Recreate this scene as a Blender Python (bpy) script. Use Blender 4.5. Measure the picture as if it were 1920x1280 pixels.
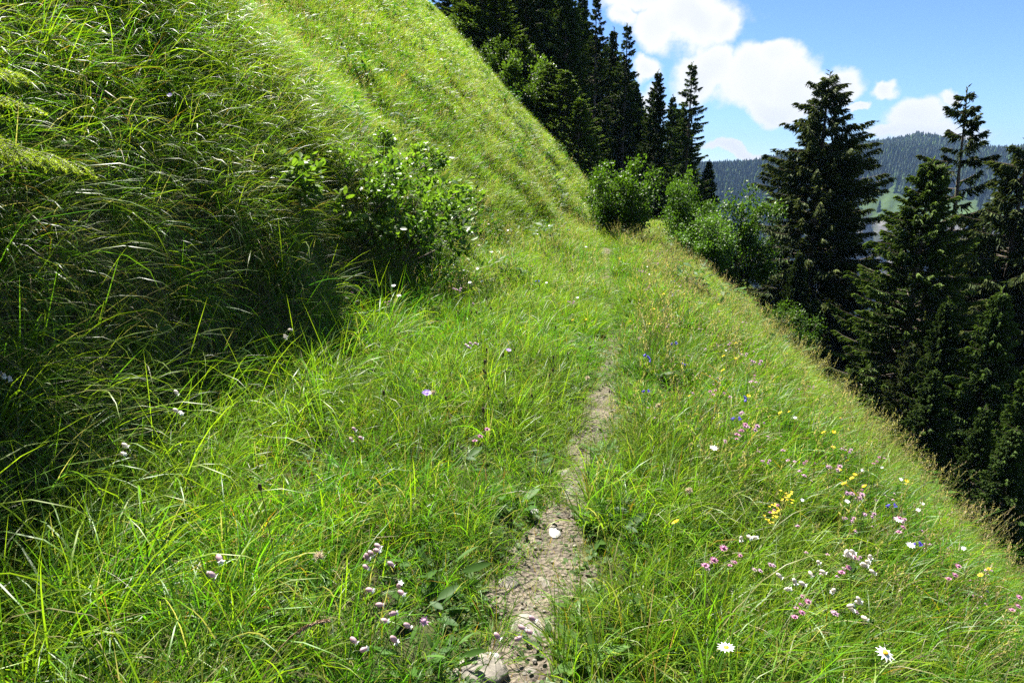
import bpy, math, random
import numpy as np
from mathutils import Vector, Matrix, Euler

# ------------------------------------------------------------------ camera, sky, sun, exposure
S = bpy.context.scene
for o in list(bpy.data.objects): bpy.data.objects.remove(o)
COL = S.collection
PITCH = math.radians(14.0)
EYE = np.array([0.0, 0.0, 1.62])
FOC = 24.0 / 36.0 * 1920.0            # focal length in photo pixels
cam_data = bpy.data.cameras.new('camera')
cam_data.lens = 24.0; cam_data.sensor_width = 36.0
cam_data.clip_start = 0.05; cam_data.clip_end = 12000.0
cam = bpy.data.objects.new('camera', cam_data); COL.objects.link(cam)
cam.location = EYE; cam.rotation_euler = (math.radians(90) - PITCH, 0, 0)
S.camera = cam

SUN_EL, SUN_AZ = math.radians(55.0), math.radians(-30.0)     # azimuth measured from +Y towards +X
sun_vec = Vector((math.sin(SUN_AZ) * math.cos(SUN_EL), math.cos(SUN_AZ) * math.cos(SUN_EL), math.sin(SUN_EL)))
sun_data = bpy.data.lights.new('sun', 'SUN')
sun_data.energy = 5.0; sun_data.angle = math.radians(0.53); sun_data.color = (1.0, 0.955, 0.88)
sun = bpy.data.objects.new('sun', sun_data); COL.objects.link(sun)
sun.rotation_euler = sun_vec.to_track_quat('Z', 'Y').to_euler()
sun.location = (0, 0, 60)

W = bpy.data.worlds.new('World'); S.world = W; W.use_nodes = True
W.cycles.sampling_method = 'MANUAL'; W.cycles.sample_map_resolution = 256
wn, wl = W.node_tree.nodes, W.node_tree.links
wn.clear()
def pix_dir(px, py):
    X = (px - 960.0) / FOC; Y = -(py - 640.0) / FOC
    d = np.array([X, math.cos(PITCH) + Y * math.sin(PITCH), -math.sin(PITCH) + Y * math.cos(PITCH)])
    return d / np.linalg.norm(d)
def wnode(t, **kw):
    n = wn.new(t)
    for k, v in kw.items(): setattr(n, k, v)
    return n
def wmath(op, a, b=None, clamp=False):
    n = wnode('ShaderNodeMath', operation=op, use_clamp=clamp)
    for i, v in enumerate((a, b)):
        if v is None: continue
        if isinstance(v, (int, float)): n.inputs[i].default_value = v
        else: wl.new(v, n.inputs[i])
    return n.outputs[0]
def wvec(op, a, b=None, out=0, scale=None):
    n = wnode('ShaderNodeVectorMath', operation=op)
    for i, v in enumerate((a, b)):
        if v is None: continue
        if isinstance(v, (tuple, list)): n.inputs[i].default_value = v
        else: wl.new(v, n.inputs[i])
    if scale is not None: n.inputs['Scale'].default_value = scale
    return n.outputs[out]
SKY = 0.05
sky = wnode('ShaderNodeTexSky', sky_type='NISHITA', sun_disc=False)
sky.sun_elevation = SUN_EL; sky.sun_rotation = SUN_AZ; sky.altitude = 1400.0
sky.air_density = 1.0; sky.dust_density = 0.0; sky.ozone_density = 4.0
bg_sky = wnode('ShaderNodeBackground'); bg_sky.inputs[1].default_value = SKY
skm = wnode('ShaderNodeMix', data_type='RGBA', blend_type='MULTIPLY'); skm.inputs['Factor'].default_value = 1.0
skm.inputs['B'].default_value = (0.51, 0.61, 0.80, 1)          # clear mountain air: a deeper blue
wl.new(sky.outputs[0], skm.inputs['A']); wl.new(skm.outputs['Result'], bg_sky.inputs[0])
tc = wnode('ShaderNodeTexCoord'); D = tc.outputs['Generated']
nz = wnode('ShaderNodeTexNoise'); nz.inputs['Scale'].default_value = 7.0; nz.inputs['Detail'].default_value = 6.0; nz.inputs['Roughness'].default_value = 0.56
wl.new(D, nz.inputs['Vector'])
warp = wvec('SCALE', wvec('SUBTRACT', nz.outputs['Color'], (0.5, 0.5, 0.5)), scale=0.11)
DW = wvec('ADD', D, warp)
# cumulus heaps: (photo direction x, y, half width, half height) in units of pixels at this focal length
HEAPS = [(1310, 45, 105, 58), (1240, 62, 62, 46), (1180, 42, 36, 26), (1365, 52, 50, 44), (1250, 8, 130, 30), (1210, 132, 40, 24), (1335, 132, 66, 52), (1420, 148, 92, 62),
         (1455, 112, 60, 32), (1500, 160, 84, 56), (1560, 150, 60, 40), (1462, 195, 86, 30), (1655, 164, 34, 18), (1605, 190, 26, 9), (1230, 185, 50, 30),
         (1725, 215, 70, 36), (1745, 240, 96, 34), (1690, 240, 60, 20), (1800, 178, 30, 16), (1370, 286, 76, 12)]
best = None
rt = np.array([math.cos(0.37), -math.sin(0.37), 0.0]); fw = np.array([math.sin(0.37), math.cos(0.37), 0.0])
qn = wnode('ShaderNodeCombineXYZ')
wl.new(wvec('DOT_PRODUCT', DW, tuple(rt), out=1), qn.inputs[0])
wl.new(wvec('DOT_PRODUCT', DW, (0, 0, 1), out=1), qn.inputs[1])
wl.new(wvec('DOT_PRODUCT', DW, tuple(fw), out=1), qn.inputs[2])
for (px, py, hw, hh) in HEAPS:
    c = pix_dir(px, py); q = (float(c @ rt), float(c[2]), float(c @ fw))
    rx, ry = hw / 1450.0 * 1.08, hh / 1450.0 * 1.08
    v = wvec('MULTIPLY', wvec('SUBTRACT', qn.outputs[0], q), (1 / rx, 1 / ry, 1 / (rx + 0.15)))
    s = wmath('SUBTRACT', 1.0, wvec('LENGTH', v, out=1))
    best = s if best is None else wmath('MAXIMUM', best, s)
# the same fair-weather cumulus cover goes on outside the frame
n2 = wnode('ShaderNodeTexNoise'); n2.inputs['Scale'].default_value = 2.6; n2.inputs['Detail'].default_value = 3.0
wl.new(wvec('MULTIPLY', DW, (1, 1, 2.2)), n2.inputs['Vector'])
away = wmath('SUBTRACT', 0.86, wvec('DOT_PRODUCT', D, tuple(pix_dir(1400, 250)), out=1))
gen = wmath('MINIMUM', wmath('MULTIPLY', wmath('SUBTRACT', n2.outputs['Fac'], 0.56), 5.0), wmath('MULTIPLY', away, 6.0))
best = wmath('MAXIMUM', best, gen)
n3 = wnode('ShaderNodeTexNoise'); n3.inputs['Scale'].default_value = 16.0; n3.inputs['Detail'].default_value = 7.0; n3.inputs['Roughness'].default_value = 0.6
wl.new(D, n3.inputs['Vector'])
dens = wmath('ADD', best, wmath('MULTIPLY', wmath('SUBTRACT', n3.outputs['Fac'], 0.5), 1.0))
ramp = wnode('ShaderNodeMapRange', interpolation_type='SMOOTHSTEP')
ramp.inputs['From Min'].default_value = 0.04; ramp.inputs['From Max'].default_value = 0.46
wl.new(dens, ramp.inputs['Value'])
shade = wnode('ShaderNodeMapRange', interpolation_type='SMOOTHSTEP')
shade.inputs['From Min'].default_value = 0.25; shade.inputs['From Max'].default_value = 0.95
wl.new(dens, shade.inputs['Value'])
n4 = wnode('ShaderNodeTexNoise'); n4.inputs['Scale'].default_value = 9.0; n4.inputs['Detail'].default_value = 4.0
wl.new(wvec('ADD', D, (0.0, 0.0, 0.35)), n4.inputs['Vector'])
cmix = wnode('ShaderNodeMix', data_type='RGBA')
cmix.inputs['A'].default_value = (1.0, 1.0, 1.0, 1); cmix.inputs['B'].default_value = (0.78, 0.82, 0.90, 1)
wl.new(wmath('MULTIPLY', shade.outputs[0], n4.outputs['Fac']), cmix.inputs['Factor'])
bg_cl = wnode('ShaderNodeBackground'); bg_cl.inputs[1].default_value = 0.235
wl.new(cmix.outputs['Result'], bg_cl.inputs[0])
wmx = wnode('ShaderNodeMixShader'); wo = wnode('ShaderNodeOutputWorld')
wl.new(wmath('MULTIPLY', ramp.outputs[0], 0.97), wmx.inputs[0])
wl.new(bg_sky.outputs[0], wmx.inputs[1]); wl.new(bg_cl.outputs[0], wmx.inputs[2]); wl.new(wmx.outputs[0], wo.inputs[0])

S.view_settings.view_transform = 'Standard'; S.view_settings.look = 'None'
S.view_settings.gamma = 1.0; S.view_settings.use_curve_mapping = False
S.view_settings.exposure = 2.3
S.render.engine = 'CYCLES'
cy = S.cycles
cy.max_bounces = 3; cy.diffuse_bounces = 2; cy.glossy_bounces = 1; cy.transmission_bounces = 2; cy.volume_bounces = 0
cy.transparent_max_bounces = 4; cy.caustics_reflective = False; cy.caustics_refractive = False
cy.use_denoising = False; cy.use_adaptive_sampling = True; cy.adaptive_threshold = 0.018; cy.adaptive_min_samples = 72; cy.sample_clamp_indirect = 2.0
rng = np.random.default_rng(11); random.seed(11)

# ------------------------------------------------------------------ materials
def mat(name):
    m = bpy.data.materials.new(name); m.use_nodes = True
    nt = m.node_tree; nt.nodes.clear()
    out = nt.nodes.new('ShaderNodeOutputMaterial')
    return m, nt, out
def leafy_mat(name, tint=(1, 1, 1), trans=0.4, rough=0.4, spec=0.4, patch=None, attr='col', warm=(1.10, 1.18, 0.5), patch_scale=0.35):
    """foliage: colour from the mesh, world-space patches of drier growth, light through the blade"""
    m, nt, out = mat(name); N, L = nt.nodes, nt.links
    a = N.new('ShaderNodeAttribute'); a.attribute_name = attr
    mul = N.new('ShaderNodeMix'); mul.data_type = 'RGBA'; mul.blend_type = 'MULTIPLY'; mul.inputs['Factor'].default_value = 1
    mul.inputs['B'].default_value = (*tint, 1); L.new(a.outputs['Color'], mul.inputs['A'])
    c = mul.outputs['Result']
    oi = N.new('ShaderNodeObjectInfo')
    hv = N.new('ShaderNodeHueSaturation')
    mr = N.new('ShaderNodeMapRange'); mr.inputs['To Min'].default_value = 0.75; mr.inputs['To Max'].default_value = 1.25
    L.new(oi.outputs['Random'], mr.inputs['Value']); L.new(mr.outputs[0], hv.inputs['Value']); L.new(c, hv.inputs['Color'])
    c = hv.outputs['Color']
    if patch:
        g = N.new('ShaderNodeNewGeometry'); n = N.new('ShaderNodeTexNoise'); n.inputs['Scale'].default_value = patch_scale; n.inputs['Detail'].default_value = 3
        L.new(g.outputs['Position'], n.inputs['Vector'])
        r = N.new('ShaderNodeMapRange'); r.inputs['From Min'].default_value = 0.42; r.inputs['From Max'].default_value = 0.66; r.inputs['To Max'].default_value = 0.5
        L.new(n.outputs['Fac'], r.inputs['Value'])
        mx = N.new('ShaderNodeMix'); mx.data_type = 'RGBA'; mx.inputs['B'].default_value = (*patch, 1)
        L.new(r.outputs[0], mx.inputs['Factor']); L.new(c, mx.inputs['A']); c = mx.outputs['Result']
    p = N.new('ShaderNodeBsdfPrincipled'); p.inputs['Roughness'].default_value = rough; p.inputs['Specular IOR Level'].default_value = spec
    L.new(c, p.inputs['Base Color'])
    t = N.new('ShaderNodeBsdfTranslucent')
    w = N.new('ShaderNodeMix'); w.data_type = 'RGBA'; w.blend_type = 'MULTIPLY'; w.inputs['Factor'].default_value = 1; w.inputs['B'].default_value = (*warm, 1)
    L.new(c, w.inputs['A']); L.new(w.outputs['Result'], t.inputs['Color'])
    mx = N.new('ShaderNodeMixShader'); mx.inputs[0].default_value = trans
    L.new(p.outputs[0], mx.inputs[1]); L.new(t.outputs[0], mx.inputs[2]); L.new(mx.outputs[0], out.inputs['Surface'])
    return m
def plain_mat(name, c1, c2, scale=8.0, rough=0.85, bump=0.4, detail=6, trans=0.0, dist=0.02, spec=0.3):
    m, nt, out = mat(name); N, L = nt.nodes, nt.links
    co = N.new('ShaderNodeTexCoord'); n = N.new('ShaderNodeTexNoise'); n.inputs['Scale'].default_value = scale; n.inputs['Detail'].default_value = detail
    L.new(co.outputs['Object'], n.inputs['Vector'])
    r = N.new('ShaderNodeValToRGB'); r.color_ramp.elements[0].position = 0.35; r.color_ramp.elements[1].position = 0.68
    r.color_ramp.elements[0].color = (*c1, 1); r.color_ramp.elements[1].color = (*c2, 1)
    L.new(n.outputs['Fac'], r.inputs[0])
    p = N.new('ShaderNodeBsdfPrincipled'); p.inputs['Roughness'].default_value = rough; p.inputs['Specular IOR Level'].default_value = spec
    L.new(r.outputs[0], p.inputs['Base Color'])
    if bump:
        b = N.new('ShaderNodeBump'); b.inputs['Strength'].default_value = bump; b.inputs['Distance'].default_value = dist
        L.new(n.outputs['Fac'], b.inputs['Height']); L.new(b.outputs[0], p.inputs['Normal'])
    sh = p.outputs[0]
    if trans:
        t = N.new('ShaderNodeBsdfTranslucent'); L.new(r.outputs[0], t.inputs['Color'])
        mx = N.new('ShaderNodeMixShader'); mx.inputs[0].default_value = trans
        L.new(sh, mx.inputs[1]); L.new(t.outputs[0], mx.inputs[2]); sh = mx.outputs[0]
    L.new(sh, out.inputs['Surface'])
    return m
M = {}
M['grass'] = leafy_mat('grass_blades', trans=0.55, rough=0.42, spec=0.26, patch=(0.17, 0.225, 0.028))
M['herb'] = leafy_mat('herb_leaves', trans=0.42, rough=0.55, spec=0.15)
M['needle'] = leafy_mat('spruce_needles', trans=0.26, rough=0.6, spec=0.10, warm=(1.2, 1.2, 0.6))
M['young_needle'] = leafy_mat('young_spruce_needles', trans=0.4, rough=0.45, spec=0.35)
M['leaf'] = leafy_mat('broad_leaves', trans=0.45, rough=0.45, spec=0.25)
M['far_tree'] = leafy_mat('distant_conifers', trans=0.0, rough=0.8, spec=0.1)
M['bark'] = plain_mat('bark', (0.05, 0.038, 0.028), (0.13, 0.105, 0.085), 14, 0.9, 0.8)
M['twig'] = plain_mat('twig_bark', (0.06, 0.045, 0.03), (0.14, 0.11, 0.08), 30, 0.8, 0.3)
M['rock'] = plain_mat('limestone', (0.075, 0.068, 0.054), (0.19, 0.172, 0.138), 26, 0.9, 0.9, 10, dist=0.012)
M['pale_rock'] = plain_mat('pale_limestone', (0.16, 0.155, 0.145), (0.34, 0.33, 0.31), 30, 0.85, 0.6, 9, dist=0.008)
M['stem'] = plain_mat('flower_stems', (0.06, 0.10, 0.02), (0.11, 0.15, 0.04), 40, 0.5, 0, trans=0.2)
M['brown_stem'] = plain_mat('dry_stems', (0.12, 0.075, 0.035), (0.22, 0.15, 0.08), 40, 0.7, 0)
M['pink'] = plain_mat('pink_florets', (0.42, 0.20, 0.32), (0.62, 0.44, 0.52), 160, 0.6, 0, trans=0.3)
M['mauve'] = plain_mat('mauve_florets', (0.30, 0.10, 0.19), (0.48, 0.22, 0.34), 160, 0.6, 0, trans=0.25)
M['white'] = plain_mat('white_petals', (0.72, 0.72, 0.70), (0.85, 0.85, 0.83), 60, 0.5, 0, trans=0.3)
M['yellow'] = plain_mat('yellow_petals', (0.74, 0.50, 0.01), (0.85, 0.68, 0.03), 90, 0.5, 0, trans=0.25)
M['orange'] = plain_mat('yolk_yellow_disc', (0.70, 0.36, 0.01), (0.80, 0.50, 0.02), 200, 0.6, 0.3)
M['violet'] = plain_mat('lilac_petals', (0.30, 0.19, 0.55), (0.48, 0.34, 0.70), 120, 0.5, 0, trans=0.3)
M['blue'] = plain_mat('blue_petals', (0.06, 0.04, 0.40), (0.14, 0.10, 0.60), 80, 0.5, 0, trans=0.3)
M['calyx'] = plain_mat('papery_calyx', (0.34, 0.21, 0.23), (0.50, 0.38, 0.38), 90, 0.55, 0, trans=0.35)
M['pale_calyx'] = plain_mat('cream_papery_calyx', (0.52, 0.46, 0.37), (0.68, 0.63, 0.53), 90, 0.55, 0, trans=0.35)
M['seed'] = plain_mat('dark_seed_heads', (0.035, 0.022, 0.012), (0.10, 0.06, 0.03), 200, 0.8, 0.4)
M['fluff'] = plain_mat('beige_seed_fluff', (0.45, 0.36, 0.22), (0.65, 0.55, 0.38), 200, 0.8, 0, trans=0.3)
M['straw'] = plain_mat('grass_seed_spike', (0.28, 0.19, 0.11), (0.42, 0.32, 0.2), 150, 0.8, 0.2)

# ------------------------------------------------------------------ mesh helpers
def mesh_from(name, V, quads=None, tris=None, col=None, smooth=False, qm=None, tm=None):
    V = np.asarray(V, np.float32).reshape(-1, 3)
    q = np.zeros((0, 4), np.int32) if quads is None or len(quads) == 0 else np.asarray(quads, np.int32)
    t = np.zeros((0, 3), np.int32) if tris is None or len(tris) == 0 else np.asarray(tris, np.int32)
    me = bpy.data.meshes.new(name)
    me.vertices.add(len(V)); me.vertices.foreach_set('co', V.ravel())
    nl = q.size + t.size
    me.loops.add(nl); me.loops.foreach_set('vertex_index', np.concatenate([q.ravel(), t.ravel()]).astype(np.int32))
    npoly = len(q) + len(t)
    me.polygons.add(npoly)
    st = np.concatenate([np.arange(len(q)) * 4, q.size + np.arange(len(t)) * 3]).astype(np.int32)
    me.polygons.foreach_set('loop_start', st)
    if smooth: me.polygons.foreach_set('use_smooth', np.ones(npoly, bool))
    if qm is not None or tm is not None:
        mi = np.concatenate([np.zeros(len(q), np.int32) if qm is None else np.asarray(qm, np.int32), np.zeros(len(t), np.int32) if tm is None else np.asarray(tm, np.int32)])
        me.polygons.foreach_set('material_index', mi)
    me.update(calc_edges=True)
    if col is not None:
        at = me.attributes.new('col', 'FLOAT_COLOR', 'POINT')
        c = np.ones((len(V), 4), np.float32); c[:, :3] = col
        at.data.foreach_set('color', c.ravel())
    me.validate()
    return me
class MB:
    """collects verts, quads, tris, colours and material slots for one mesh"""
    def __init__(s): s.V, s.Q, s.T, s.C, s.QM, s.TM, s.n = [], [], [], [], [], [], 0
    def add(s, V, Q=None, T=None, C=None, m=0):
        V = np.asarray(V, float).reshape(-1, 3); s.V.append(V)
        if Q is not None and len(Q): Q = np.asarray(Q, int).reshape(-1, 4); s.Q.append(Q + s.n); s.QM.append(np.full(len(Q), m))
        if T is not None and len(T): T = np.asarray(T, int).reshape(-1, 3); s.T.append(T + s.n); s.TM.append(np.full(len(T), m))
        C = np.ones((len(V), 3)) if C is None else np.broadcast_to(np.asarray(C, float), (len(V), 3))
        s.C.append(C); s.n += len(V); return s
    def mesh(s, name, mats, smooth=False):
        cat = lambda a: np.concatenate(a) if a else None
        me = mesh_from(name, cat(s.V), cat(s.Q), cat(s.T), cat(s.C), smooth, cat(s.QM), cat(s.TM))
        for m in mats: me.materials.append(M[m])
        return me
def tube(pts, rad, n=6, cap=False):
    """tapered tube along a polyline"""
    P = np.asarray(pts, float); R = np.broadcast_to(np.asarray(rad, float), (len(P),))
    tg = np.gradient(P, axis=0); tg /= np.linalg.norm(tg, axis=1)[:, None] + 1e-9
    ref = np.array([0.0, 0.0, 1.0]) if abs(tg[0, 2]) < 0.9 else np.array([1.0, 0, 0])
    a = np.cross(tg, ref); a /= np.linalg.norm(a, axis=1)[:, None] + 1e-9; b = np.cross(tg, a)
    th = np.arange(n) / n * 2 * np.pi
    V = P[:, None] + R[:, None, None] * (np.cos(th)[None, :, None] * a[:, None] + np.sin(th)[None, :, None] * b[:, None])
    V = V.reshape(-1, 3); i = np.arange(len(P) - 1)[:, None] * n; j = np.arange(n)[None]; k = (j + 1) % n
    Q = np.stack([i + j, i + k, i + n + k, i + n + j], -1).reshape(-1, 4)
    return V, Q
def unit(v): v = np.asarray(v, float); return v / (np.linalg.norm(v, axis=-1, keepdims=True) + 1e-9)
def kites(P, Dr, Nn, L, Wd, fold=0.25):
    """leaves: folded kites. P base, Dr along the leaf, Nn rough normal"""
    P = np.asarray(P, float); Dr = unit(Dr); sd = unit(np.cross(Dr, Nn)); nn = np.cross(sd, Dr)
    L = np.asarray(L)[:, None]; Wd = np.asarray(Wd)[:, None]
    mid = P + Dr * L * 0.45 - nn * Wd * fold
    V = np.stack([P, P + Dr * L * 0.42 + sd * Wd * 0.5, P + Dr * L - nn * L * 0.08, P + Dr * L * 0.42 - sd * Wd * 0.5, mid], 1).reshape(-1, 3)
    b = np.arange(len(P))[:, None] * 5
    T = np.concatenate([b + [0, 1, 4], b + [1, 2, 4], b + [2, 3, 4], b + [3, 0, 4]], 0)
    return V, T
def ovals(P, Dr, Nn, L, Wd, fold=0.22, curl=0.15):
    """larger leaves with a rounder outline, 10 triangles each"""
    P = np.asarray(P, float); Dr = unit(Dr); sd = unit(np.cross(Dr, Nn)); nn = np.cross(sd, Dr)
    L = np.asarray(L)[:, None]; Wd = np.asarray(Wd)[:, None]
    rows = []
    for s, w in ((0.0, 0.06), (0.28, 0.42), (0.6, 0.5), (0.85, 0.28), (1.0, 0.0)):
        c = P + Dr * L * s - nn * L * curl * s * s
        if w == 0.0: rows += [c]
        else: rows += [c + sd * Wd * w, c - nn * Wd * fold * w, c - sd * Wd * w]
    V = np.stack(rows, 1).reshape(-1, 3); b = np.arange(len(P))[:, None] * 13
    T, Qs = [], []
    for r in range(3):
        for k in (0, 1): Qs.append(b + [r * 3 + k, r * 3 + k + 1, r * 3 + k + 4, r * 3 + k + 3])
    T += [b + [9, 10, 12], b + [10, 11, 12]]
    return V, np.concatenate(Qs, 0), np.concatenate(T, 0)
def link(name, me, parent=None, loc=None, rot=None, scale=None):
    o = bpy.data.objects.new(name, me); COL.objects.link(o)
    if parent is not None: o.parent = parent
    if loc is not None: o.location = loc
    if rot is not None: o.rotation_euler = rot
    if scale is not None: o.scale = (scale,) * 3 if np.isscalar(scale) else scale
    return o
def tag(o, label=None, cat=None, group=None, kind=None):
    if label: o['label'] = label
    if cat: o['category'] = cat
    if group: o['group'] = group
    if kind: o['kind'] = kind
    return o

# ------------------------------------------------------------------ the lie of the land
yy = np.linspace(-30, 140, 1701)
def curve(pts, sm=9):
    a = np.array(pts, float); v = np.interp(yy, a[:, 0], a[:, 1])
    k = np.ones(sm * 2 + 1) / (sm * 2 + 1)
    return np.convolve(np.pad(v, sm, mode='edge'), k, mode='valid')
FOOT = curve([(-30, -3.0), (0, -2.15), (3.7, -1.98), (6.4, -1.6), (10, -0.72), (14, 0.45), (18, 1.75), (24, 3.6), (30, 5.6), (36, 7.4), (44, 8.0), (60, 2.0), (140, -40)], 14)
TRAIL = curve([(-30, -3.2), (0, -0.3), (1.87, 0.0), (2.6, 0.12), (3.7, 0.40), (5.3, 0.80), (7.4, 1.12), (11.7, 1.65), (17.7, 2.40), (24, 4.1), (30, 6.3), (36, 8.2), (44, 9.0), (60, 3.0), (140, -39)], 7)
def foot(y): return np.interp(y, yy, FOOT)
def trail(y): return np.interp(y, yy, TRAIL)
def sstep(t): t = np.clip(t, 0, 1); return t * t * (3 - 2 * t)
def vnoise(x, y, seed=0):
    x = np.asarray(x, float); y = np.asarray(y, float); r = np.zeros(np.broadcast(x, y).shape)
    g = np.random.default_rng(seed)
    for k in range(7):
        f = 1.75 ** k; a = 1 / f ** 0.75; th = g.uniform(0, 6.28); c, s_ = math.cos(th), math.sin(th)
        r += a * np.sin((x * c - y * s_) * f + g.uniform(0, 6.28)) * np.sin((x * s_ + y * c) * f * 1.1 + g.uniform(0, 6.28))
    return r / 1.6
def bumps(x, y):
    return (0.05 * np.sin(1.3 * x + 0.7 * y + 1.0) * np.sin(0.9 * y - 0.6 * x) + 0.025 * np.sin(3.1 * x + 1.3) * np.sin(2.7 * y + 0.4 * x) + 0.012 * np.sin(6.7 * x - 2 * y) * np.sin(7.3 * y + x))
def hgt(x, y):
    x = np.asarray(x, float); y = np.asarray(y, float)
    fx, tx = foot(y), trail(y)
    up = fx - x
    near = 1 - sstep((y - 6.5) / 5.5)
    bank = (0.12 + 0.80 * near) * sstep((up + 0.10 + 0.22 * vnoise(x * 0.9, y * 1.3, 31)) / 0.75)
    s = np.maximum(up - 0.25, 0)
    slope = (0.88 + 0.015 * np.sin(y * 0.35)) * s + 0.10 * np.minimum(s, 3.0)
    slope = slope + 0.42 * (1 - sstep((y - 6.5) / 7.5)) * np.minimum(s, 1.9)
    shelf = 0.16 * np.clip((tx - 0.25 - x) / np.maximum(tx - 0.25 - fx, 0.4), 0, 1) ** 1.3
    groove = -0.045 * np.exp(-((x - tx) / 0.24) ** 2)
    v = np.maximum(x - tx - 0.22, 0)
    vk = 3.0
    right = -np.where(v < vk, 0.15 * v + 0.150 * v * v, 0.15 * vk + 0.150 * vk * vk + (0.15 + 0.300 * vk) * (v - vk) * (1 - 0.12 * sstep((v - vk) / 40)))
    fall = -0.055 * np.maximum(y - 16.5, 0)
    b = bumps(x, y) * np.clip(np.abs(x - tx) / 0.8, 0.12, 1) * (1 - 0.75 * sstep((y - 6) / 8) * sstep(s / 2))
    z = bank + slope + shelf + groove + right + fall + b
    return np.maximum(z, -205 + 0.02 * np.abs(x))
def ray_ground(px, py, tmax=80.0, lift=0.0):
    d = pix_dir(px, py); t = np.linspace(0.8, tmax, 8000)
    P = EYE + t[:, None] * d; dz = P[:, 2] - hgt(P[:, 0], P[:, 1]) - lift
    k = np.argmax(dz < 0)
    return (P[k] - np.array([0, 0, lift])) if dz[k] < 0 else None
def normal(x, y, e=0.06):
    gx = (hgt(x + e, y) - hgt(x - e, y)) / (2 * e); gy = (hgt(x, y + e) - hgt(x, y - e)) / (2 * e)
    return unit(np.stack([-gx, -gy, np.ones_like(gx)], -1))
def grid_sheet(name, xs, ys, fn, material, smooth=True):
    X, Y = np.meshgrid(xs, ys); Z = fn(X, Y)
    V = np.stack([X, Y, Z], -1).reshape(-1, 3); nx = len(xs)
    i = np.arange(len(ys) - 1)[:, None] * nx + np.arange(nx - 1)[None]
    Q = np.stack([i, i + 1, i + nx + 1, i + nx], -1).reshape(-1, 4)
    me = mesh_from(name, V, Q, smooth=smooth); me.materials.append(material)
    return link(name, me)
def spaced(*seg):
    return np.unique(np.concatenate([np.arange(a, b, st) for a, b, st in seg]))
def ground_mat():
    m, nt, out = mat('soil_under_grass'); N, L = nt.nodes, nt.links
    g = N.new('ShaderNodeNewGeometry'); n = N.new('ShaderNodeTexNoise'); n.inputs['Scale'].default_value = 3.0; n.inputs['Detail'].default_value = 8
    L.new(g.outputs['Position'], n.inputs['Vector'])
    r = N.new('ShaderNodeValToRGB'); e = r.color_ramp.elements
    e[0].position = 0.3; e[0].color = (0.022, 0.020, 0.012, 1); e[1].position = 0.7; e[1].color = (0.055, 0.065, 0.020, 1)
    L.new(n.outputs['Fac'], r.inputs[0])
    p = N.new('ShaderNodeBsdfPrincipled'); p.inputs['Roughness'].default_value = 0.95; p.inputs['Specular IOR Level'].default_value = 0.1
    b = N.new('ShaderNodeBump'); b.inputs['Strength'].default_value = 0.8; b.inputs['Distance'].default_value = 0.05
    L.new(n.outputs['Fac'], b.inputs['Height']); L.new(b.outputs[0], p.inputs['Normal'])
    L.new(r.outputs[0], p.inputs['Base Color']); L.new(p.outputs[0], out.inputs['Surface'])
    return m
M['ground'] = ground_mat()
hill = grid_sheet('hillside', spaced((-120, -24, 6), (-24, -8, 0.8), (-8, 6, 0.09), (6, 20, 0.5), (20, 60, 3), (60, 260, 20)),
                  spaced((-30, 0, 1.5), (0, 12, 0.1), (12, 48, 0.4), (48, 130, 4)), hgt, M['ground'])
tag(hill, 'steep grassy hillside under the meadow', 'hillside', kind='structure')

# trodden earth of the footpath
def path_mat():
    m, nt, out = mat('trodden_earth'); N, L = nt.nodes, nt.links
    g = N.new('ShaderNodeNewGeometry')
    n = N.new('ShaderNodeTexNoise'); n.inputs['Scale'].default_value = 9; n.inputs['Detail'].default_value = 9; n.inputs['Roughness'].default_value = 0.65
    v = N.new('ShaderNodeTexVoronoi'); v.inputs['Scale'].default_value = 46
    L.new(g.outputs['Position'], n.inputs['Vector']); L.new(g.outputs['Position'], v.inputs['Vector'])
    r = N.new('ShaderNodeValToRGB'); e = r.color_ramp.elements
    e[0].position = 0.34; e[0].color = (0.032, 0.024, 0.015, 1); e[1].position = 0.68; e[1].color = (0.145, 0.118, 0.082, 1)
    L.new(n.outputs['Fac'], r.inputs[0])
    p = N.new('ShaderNodeBsdfPrincipled'); p.inputs['Roughness'].default_value = 0.95
    b = N.new('ShaderNodeBump'); b.inputs['Strength'].default_value = 1.0; b.inputs['Distance'].default_value = 0.02
    ad = N.new('ShaderNodeMath'); ad.operation = 'ADD'; L.new(n.outputs['Fac'], ad.inputs[0]); L.new(v.outputs['Distance'], ad.inputs[1])
    L.new(ad.outputs[0], b.inputs['Height']); L.new(b.outputs[0], p.inputs['Normal'])
    L.new(r.outputs[0], p.inputs['Base Color']); L.new(p.outputs[0], out.inputs['Surface'])
    return m
def path_half(y): return (0.135 + 0.045 * np.sin(3.1 * y) + 0.03 * np.sin(7.7 * y + 1)) * np.clip((9.5 - y) / 5, 0.62, 1)
ys = np.arange(0.8, 16.5, 0.05); us = np.linspace(-1, 1, 15)
Yp, Up = np.meshgrid(ys, us, indexing='ij')
Xp = trail(Yp) + Up * path_half(Yp) * 1.25
Zp = hgt(Xp, Yp) + 0.012 - 0.03 * np.abs(Up) ** 4 + 0.008 * np.sin(23 * Xp + 3) * np.sin(19 * Yp)
Vp = np.stack([Xp, Yp, Zp], -1).reshape(-1, 3); ip = np.arange(len(ys) - 1)[:, None] * 15 + np.arange(14)[None]
me = mesh_from('footpath', Vp, np.stack([ip, ip + 1, ip + 16, ip + 15], -1).reshape(-1, 4), smooth=True); me.materials.append(path_mat())
tag(link('footpath', me), 'narrow trodden earth footpath through the meadow', 'footpath', kind='structure')

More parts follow.
